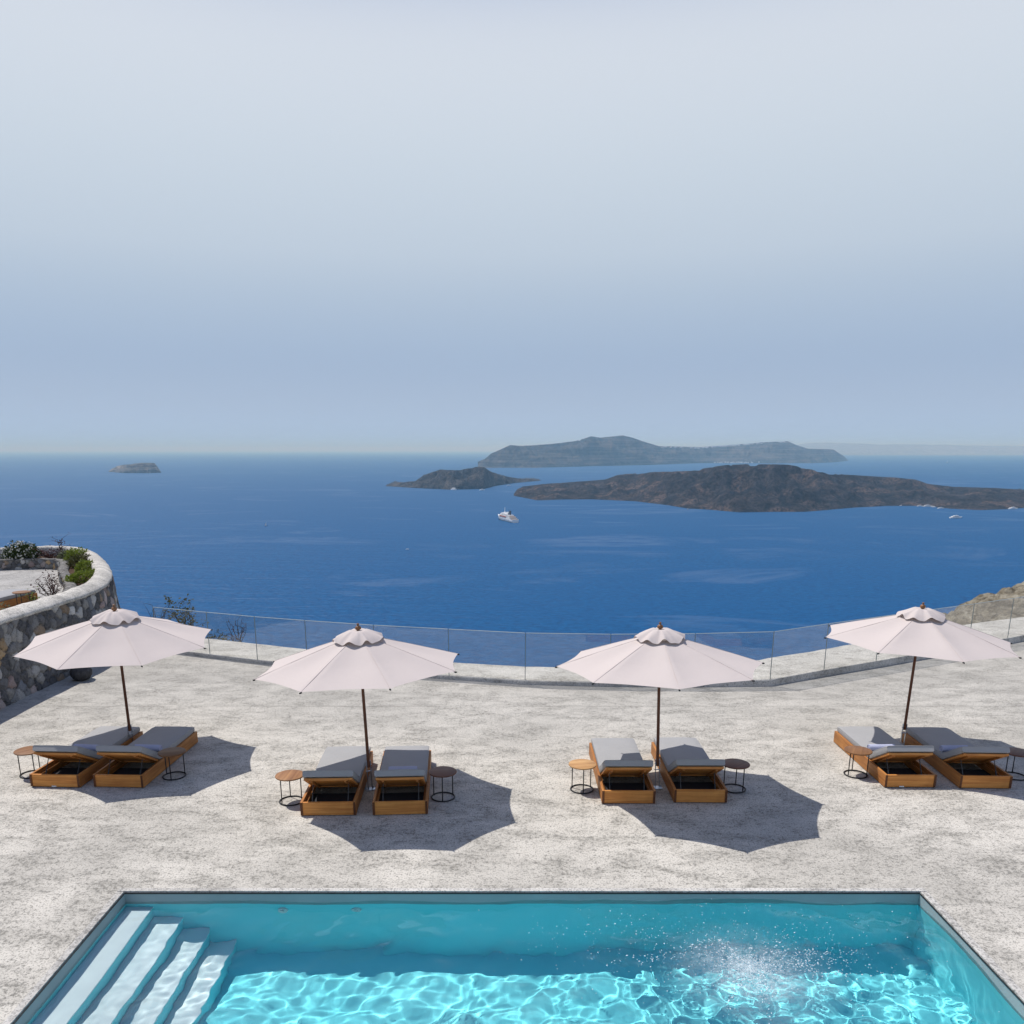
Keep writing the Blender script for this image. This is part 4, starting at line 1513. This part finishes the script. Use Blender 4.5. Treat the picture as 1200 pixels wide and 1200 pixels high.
# ------------------------------------------------------------------ parasols
UR, UZR, UZA = 1.535, 1.95, 2.43


def make_parasol(seed):
    rnd = random.Random(seed)
    t = thing('parasol', '', 'parasol', group='canvas parasols over the lounger pairs')
    q = MB()
    q.tube([(0, 0, 0.36), (0, 0, 1.2), (0, 0, 2.47)], [0.024, 0.023, 0.021], 14)
    q.build('pole', M['pole_wood'], t, True, 50)
    br = MB()
    for s in (-1, 1):
        br.box((s * 0.03, 0, 0.235), (0.008, 0.035, 0.46), bevel=0.001)
    for z in (0.40, 0.30):
        br.tube([(-0.045, 0, z), (0.045, 0, z)], 0.008, 8)
    br.box((0, 0, 0.006), (0.15, 0.13, 0.012), bevel=0.002)
    bo = br.build('base_bracket', M['steel'], t)
    for sx in (-1, 1):
        q = MB()
        q.lathe([(0.013, 0.012), (0.013, 0.026), (0.006, 0.032), (0, 0.032)], 6, (sx * 0.06, -0.045, 0))
        q.build('bolt', M['steel'], bo)
    # canopy: eight panels, scalloped hem, fabric dips a little between the ribs
    NR, NA = 16, 10
    V_, F_ = [], []
    for k in range(8):
        for j in range(NA):
            for i in range(NR + 1):
                f = i / NR
                s = j / NA
                a = (k + s) * PI / 4
                chord = math.cos(PI / 8) / math.cos((s - 0.5) * PI / 4)
                arc = math.sin(PI * s)
                rf = 0.25 + (UR - 0.25) * f
                rr = rf * (chord * (1 - 0.036 * arc * f ** 2))
                z = UZA - (UZA - UZR) * ((rf / UR) ** 1.06)
                z -= 0.045 * arc * math.sin(PI * min(1, f * 1.02)) * 0.9
                z += 0.004 * mn.noise(Vector((rr * math.cos(a) * 3 + seed, rr * math.sin(a) * 3, 1)))
                V_.append((rr * math.cos(a), rr * math.sin(a), z))
    nj = 8 * NA
    for j in range(nj):
        for i in range(NR):
            A, B_ = j * (NR + 1) + i, ((j + 1) % nj) * (NR + 1) + i
            F_.append((A, A + 1, B_ + 1, B_))
    can = mesh_from('canopy', V_, F_, M['canopy'], t, True)
    # crisp ridge over every rib
    q = MB()
    for k in range(8):
        a = k * PI / 4
        q.tube([(UR * f * math.cos(a), UR * f * math.sin(a), UZA - (UZA - UZR) * f ** 1.06 + 0.0015) for f in np.linspace(0.2, 1, 10)], 0.0035, 5)
    q.build('seam', M['canopy'], can)
    # ruffled vent cap standing clear of the canopy
    V_, F_ = [], []
    NJ, NI = 96, 10
    for j in range(NJ):
        a = 2 * PI * j / NJ
        ruf = 0.5 + 0.5 * math.sin(a * 8 + 0.8 + 0.8 * math.sin(a * 3 + seed))
        for i in range(NI + 1):
            f = i / NI
            rr = 0.028 + (0.345 + 0.012 * math.sin(a * 5 + seed)) * f
            base_z = UZA - (UZA - UZR) * (rr / UR) ** 1.06
            z = base_z + 0.030 + 0.070 * (1 - f ** 2.2) * min(1, 0.4 + f * 2) - 0.012 * f ** 4 + (0.060 * ruf ** 1.6 - 0.006) * f ** 3.0 + 0.016 * math.sin(a * 7 + 2 * seed + f * 2.5) * f * (1.2 - f) + 0.007 * math.sin(a * 15 + seed) * f
            V_.append((rr * math.cos(a), rr * math.sin(a), z))
    for j in range(NJ):
        for i in range(NI):
            A, B_ = j * (NI + 1) + i, ((j + 1) % NJ) * (NI + 1) + i
            F_.append((A, A + 1, B_ + 1, B_))
    mesh_from('vent_cap', V_, F_, M['canopy'], t, True)
    q = MB()
    q.lathe([(0.034, 2.455), (0.034, 2.475), (0.020, 2.482), (0.020, 2.49), (0.041, 2.503), (0.045, 2.525), (0.036, 2.545), (0.016, 2.556), (0.014, 2.566), (0.020, 2.575), (0.017, 2.588), (0.0, 2.596)], 18)
    q.build('finial', M['finial_wood'], t, True, 45)
    q = MB()
    q.lathe([(0.024, 1.86), (0.05, 1.86), (0.05, 1.91), (0.024, 1.91)], 16)
    q.build('runner_hub', M['pole_wood'], t, True, 40)
    for k in range(8):
        a = k * PI / 4
        u = Vector((math.cos(a), math.sin(a), 0))
        tip = u * (UR + 0.012) + Vector((0, 0, UZR - 0.012))
        st_ = u * 0.03 + Vector((0, 0, UZA - 0.035))
        q = MB()
        q.tube([st_, st_.lerp(tip, 0.5) + Vector((0, 0, -0.012)), tip], [0.009, 0.010, 0.008], 6)
        rb = q.build('rib', M['pole_wood'], t)
        q = MB()
        q.tube([tip - u * 0.02, tip + u * 0.012], [0.013, 0.011], 8)
        q.build('rib_tip', M['black_metal'], rb)
        q = MB()
        q.tube([u * 0.04 + Vector((0, 0, 1.885)), st_.lerp(tip, 0.52) + Vector((0, 0, -0.02))], 0.007, 6)
        q.build('strut', M['pole_wood'], t)
    return t


UMB = [(-6.4249, 13.5641, 0.0175, -0.052, -2.5143, 'leftmost pale parasol, leaning in front of the stone wall'),
       (-2.019, 11.8405, -0.0355, 0.0246, -2.7276, 'second pale parasol from the left, over the lounger pair with the dark walnut table'),
       (2.3969, 11.8934, -0.0223, 0.0389, -3.1557, 'third pale parasol from the left, its brightest panel at left, beside the pale striped table'),
       (6.9625, 13.5971, 0.0226, 0.0058, -3.1785, 'rightmost pale parasol, its finial next to the rock outcrop')]
for i, (x, y, lx, ly, az, lab) in enumerate(UMB):
    o = make_parasol(i + 1)
    o['label'] = lab
    zv = Vector((lx, ly, 1)).normalized()
    q_ = Vector((0, 0, 1)).rotation_difference(zv)
    o.location = (x, y, 0)
    o.rotation_euler = (q_.to_matrix() @ Matrix.Rotation(az, 3, 'Z')).to_euler()

# ------------------------------------------------------------------ lounger and table on the upper terrace
u = dup(proto, (-12.85, 19.55, UPZ), -0.12, 'partly hidden teak lounger on the upper terrace behind the wall cap')
u['group'] = 'upper terrace furniture'
o = dup(protos['table_top'], (-11.98, 20.46, UPZ), 0.5, 'brown side table standing by the lounger on the upper terrace')
o['group'] = 'upper terrace furniture'

# ------------------------------------------------------------------ ships and boats
M['ship_white'] = plain('ship_white', (0.80, 0.80, 0.80), 0.45, 0.4)
M['ship_dark'] = plain('ship_navy', (0.02, 0.028, 0.055), 0.5, 0.4)
M['ship_glass'] = plain('ship_windows', (0.045, 0.055, 0.07), 0.3, 0.5)
M['ship_orange'] = plain('lifeboat_orange', (0.50, 0.12, 0.06), 0.6, 0.3)
M['ship_teak'] = plain('ship_deck', (0.32, 0.22, 0.15), 0.8, 0.2)


def hull_mb(L, B, D, sheer, bowf=1.0):
    q = MB()
    n = 15
    rows = []
    for i in range(n):
        f = i / (n - 1)
        x = -L / 2 + L * f
        w = B / 2 * (0.82 + 0.18 * min(1, f * 5)) * (1 - max(0, (f - 0.62) / 0.38) ** 1.9)
        w = max(w, 0.02 * B)
        zt = D + sheer * max(0, (f - 0.55) / 0.45) ** 1.6
        flare = 0.80 if f < 0.62 else 0.80 - 0.5 * (f - 0.62) / 0.38
        xo = L * 0.055 * max(0, (f - 0.7) / 0.3) ** 2
        rows.append([(x - xo, -w * flare, -0.06 * D), (x, -w, D * 0.45), (x + xo, -w, zt), (x + xo, w, zt), (x, w, D * 0.45), (x - xo, w * flare, -0.06 * D)])
    V_ = [p for r in rows for p in r]
    F_ = []
    for i in range(n - 1):
        for k in range(5):
            a = i * 6 + k
            F_.append((a, a + 1, a + 7, a + 6))
    F_ += [(5, 4, 3, 2, 1, 0), tuple((n - 1) * 6 + k for k in range(6))]
    q.add(V_, F_)
    return q


def sea_pt(x, y):
    p = at_z(x, y, ZSEA)
    return Vector(p)


pb, ps = sea_pt(585, 608.0), sea_pt(603.5, 612.6)
mid_ = (pb + ps) / 2
hd = math.atan2(pb.y - ps.y, pb.x - ps.x)
Ls = (pb - ps).length * 1.06
ship = thing('cruise_ship', 'white cruise ship with a dark funnel sailing across the bay', 'ship', mid_, hd)
B0 = Ls * 0.15
D0 = 10.0
hull_mb(Ls, B0, D0, 4.5).build('hull', M['ship_white'], ship)
q = MB()
for s in (-1, 1):
    q.box((-Ls * 0.02, s * (B0 / 2 + 0.05), D0 * 0.62), (Ls * 0.66, 0.3, 0.7))
q.build('porthole_row', M['ship_glass'], ship)
q = MB()
q.add([(p.x, p.y, p.z) for p in [Vector((-Ls * 0.49, -B0 * 0.40, 0.9)), Vector((-Ls * 0.49, B0 * 0.40, 0.9)), Vector((-Ls * 0.502, B0 * 0.40, -0.3)), Vector((-Ls * 0.502, -B0 * 0.40, -0.3))]], [(0, 1, 2, 3)])
for s in (-1, 1):
    q.box((-Ls * 0.06, s * (B0 / 2 * 0.87), 0.6), (Ls * 0.80, 0.8, 1.3))
q.build('boot_stripe', M['ship_dark'], ship)
for k, (xa, xb, w, z0_, h_) in enumerate([(-0.40, 0.30, 0.92, D0, 3.6), (-0.33, 0.27, 0.86, D0 + 3.6, 3.6), (-0.24, 0.24, 0.80, D0 + 7.2, 3.4), (-0.10, 0.20, 0.7, D0 + 10.6, 3.2)]):
    q = MB()
    q.box(((xa + xb) / 2 * Ls, 0, z0_ + h_ / 2), ((xb - xa) * Ls, B0 * w, h_ - 0.2), bevel=0.5)
    dk = q.build('deck_house', M['ship_white'], ship)
    q = MB()
    for s in (-1, 1):
        q.box(((xa + xb) / 2 * Ls, s * (B0 * w / 2 + 0.02), z0_ + h_ * 0.55), ((xb - xa) * Ls * 0.92, 0.12, 0.95))
    q.box((xb * Ls + 0.02, 0, z0_ + h_ * 0.6), (0.12, B0 * w * 0.8, 0.95))
    q.build('window_band', M['ship_glass'], dk)
for s in (-1, 1):
    for k in range(5):
        q = MB()
        q.box((Ls * (-0.12 + k * 0.075), s * (B0 / 2 + 0.2), D0 + 4.3), (Ls * 0.055, 2.4, 2.2), bevel=0.6)
        q.build('lifeboat', M['ship_orange'], ship)
for k in range(3):
    q = MB()
    q.box((Ls * (-0.445 + k * 0.075), 0, D0 + k * 3.6 + 0.1), (Ls * 0.085, B0 * (0.9 - k * 0.06), 0.25))
    q.build('stern_deck', M['ship_teak'], ship)
q = MB()
q.add([(-Ls * 0.20, -2.4, D0 + 10.5), (-Ls * 0.10, -2.4, D0 + 10.5), (-Ls * 0.10, 2.4, D0 + 10.5), (-Ls * 0.20, 2.4, D0 + 10.5),
       (-Ls * 0.23, -1.7, D0 + 24), (-Ls * 0.165, -1.7, D0 + 24), (-Ls * 0.165, 1.7, D0 + 24), (-Ls * 0.23, 1.7, D0 + 24)],
      [(0, 1, 5, 4), (1, 2, 6, 5), (2, 3, 7, 6), (3, 0, 4, 7), (4, 5, 6, 7)])
fu = q.build('funnel', M['ship_dark'], ship)
q = MB()
q.box((-Ls * 0.075, 0, D0 + 14.5), (Ls * 0.05, 5.4, 8.0), bevel=0.8)
q.build('funnel_casing', M['ship_white'], ship)
q = MB()
q.tube([(Ls * 0.13, 0, D0 + 13), (Ls * 0.12, 0, D0 + 31)], [1.3, 0.5], 8)
q.box((Ls * 0.125, 0, D0 + 17), (1.0, 7.0, 0.6))
q.lathe([(0.0, 0), (1.6, 0.6), (1.9, 1.9), (1.3, 3.2), (0, 3.7)], 12, (Ls * 0.04, 0, D0 + 13.7))
q.build('mast', M['ship_white'], ship)


def boat(name, label, cat, px, py, Lb, hd, dark=False, group='boats anchored in the bay', z=0):
    t = thing(name, label, cat, sea_pt(px, py), hd, group)
    Bb, Db = Lb * 0.24, Lb * 0.085
    hull_mb(Lb, Bb, Db, Lb * 0.03).build('hull', M['ship_dark'] if dark else M['ship_white'], t)
    q = MB()
    q.box((-Lb * 0.06, 0, Db + Lb * 0.035), (Lb * 0.58, Bb * 0.78, Lb * 0.07), bevel=Lb * 0.006)
    q.box((0.0, 0, Db + Lb * 0.095), (Lb * 0.36, Bb * 0.66, Lb * 0.055), bevel=Lb * 0.006)
    cab = q.build('cabin', M['ship_white'], t)
    q = MB()
    for s in (-1, 1):
        q.box((-Lb * 0.06, s * Bb * 0.395, Db + Lb * 0.04), (Lb * 0.5, Bb * 0.02, Lb * 0.025))
    q.box((Lb * 0.235, 0, Db + Lb * 0.04), (Lb * 0.01, Bb * 0.6, Lb * 0.025))
    q.build('window_band', M['ship_glass'], cab)
    q = MB()
    q.tube([(Lb * 0.02, 0, Db + Lb * 0.12), (Lb * 0.0, 0, Db + Lb * 0.24)], Lb * 0.008, 6)
    q.build('mast', M['ship_white'], t)
    return t


boat('ferry', 'white ferry broadside below the right half of the lava island', 'ferry', 1120, 607.2, 42, 0.12)
boat('excursion_boat', 'bright white boat anchored under the left craggy island', 'boat', 532, 574.2, 58, -1.0)
boat('motor_boat', 'small grey white boat right of the bright boat off the craggy island', 'boat', 565, 574.5, 34, 0.5)
boat('motor_boat', 'small boat in the channel between the craggy island and the lava island', 'boat', 596, 569.3, 26, 0.2)
boat('motor_boat', 'small boat at the lava shore, leftmost of the anchored row', 'boat', 1056, 592.8, 16, 0.3)
boat('excursion_boat', 'pale boat moored at the lava shore right of the leftmost small boat', 'boat', 1078, 593.4, 24, 0.05)
boat('excursion_boat', 'longest pale boat in the row moored at the lava shore', 'boat', 1087, 593.8, 36, 0.0)
boat('excursion_boat', 'brightest upright boat in the row moored at the lava shore', 'boat', 1094, 594.4, 22, -1.2)
boat('motor_boat', 'boat just off the right end of the moored row', 'boat', 1102.5, 596.0, 26, 0.1)
boat('excursion_boat', 'large white boat at the lava shore near the right photo edge', 'boat', 1187, 596.6, 38, 0.15)
boat('motor_boat', 'tiny dark boat close under the lava cliffs at centre', 'boat', 806, 597.0, 12, 0.4, True)


def sailboat(label, px, py, Lb, hd):
    t = thing('sailing_boat', label, 'sailing boat', sea_pt(px, py), hd, 'sailing boats in the bay')
    hull_mb(Lb, Lb * 0.26, Lb * 0.09, Lb * 0.02).build('hull', M['ship_dark'], t)
    q = MB()
    q.tube([(Lb * 0.05, 0, 0), (Lb * 0.05, 0, Lb * 1.2)], Lb * 0.008, 6)
    q.build('mast', M['ship_white'], t)
    q = MB()
    for k in range(7):
        f = k / 6
        q.add([(Lb * 0.04, 0.0, Lb * (0.14 + 1.0 * f)), (Lb * 0.04 - Lb * 0.45 * (1 - f), Lb * 0.05 * (1 - f), Lb * (0.14 + 1.0 * f))], [])
    vs = list(q.bm.verts)
    for k in range(6):
        q.bm.faces.new((vs[2 * k], vs[2 * k + 1], vs[2 * k + 3], vs[2 * k + 2]))
    sl_ = q.build('sail', M['ship_white'], t)
    sm = sl_.modifiers.new('thick', 'SOLIDIFY')
    sm.thickness = 0.05
    return t


sailboat('tiny sailing boat alone on the open water left of the cruise ship', 312, 616.5, 11, 0.8)
sailboat('tiny white sail far out beyond the right end of the far island', 1110, 542.5, 40, 0.4)
boat('motor_boat', 'tiny white motor boat at the head of a pale wake below the cruise ship', 'boat', 477.5, 643.8, 8, 0.3)

# ------------------------------------------------------------------ air
q = MB()
HZ = 170000.0
q.box((0, 0, (ZSEA - 1 + 330) / 2), (2 * HZ, 2 * HZ, 330 - ZSEA + 1))
hz = MB
hb = bpy.data.materials.new('sea_haze')
hb.use_nodes = True
ht = hb.node_tree
ht.nodes.clear()
ho = ht.nodes.new('ShaderNodeOutputMaterial')
hv = ht.nodes.new('ShaderNodeVolumePrincipled')
hv.inputs['Color'].default_value = (0.38, 0.68, 1.0, 1)
hv.inputs['Absorption Color'].default_value = (0.74, 0.78, 1, 1)
hv.inputs['Density'].default_value = 5.3e-5
hv.inputs['Anisotropy'].default_value = 0.0
ht.links.new(hv.outputs[0], ho.inputs['Volume'])
haze = q.build('haze', hb)
structure(haze, 'stuff')
hb.cycles.homogeneous_volume = True
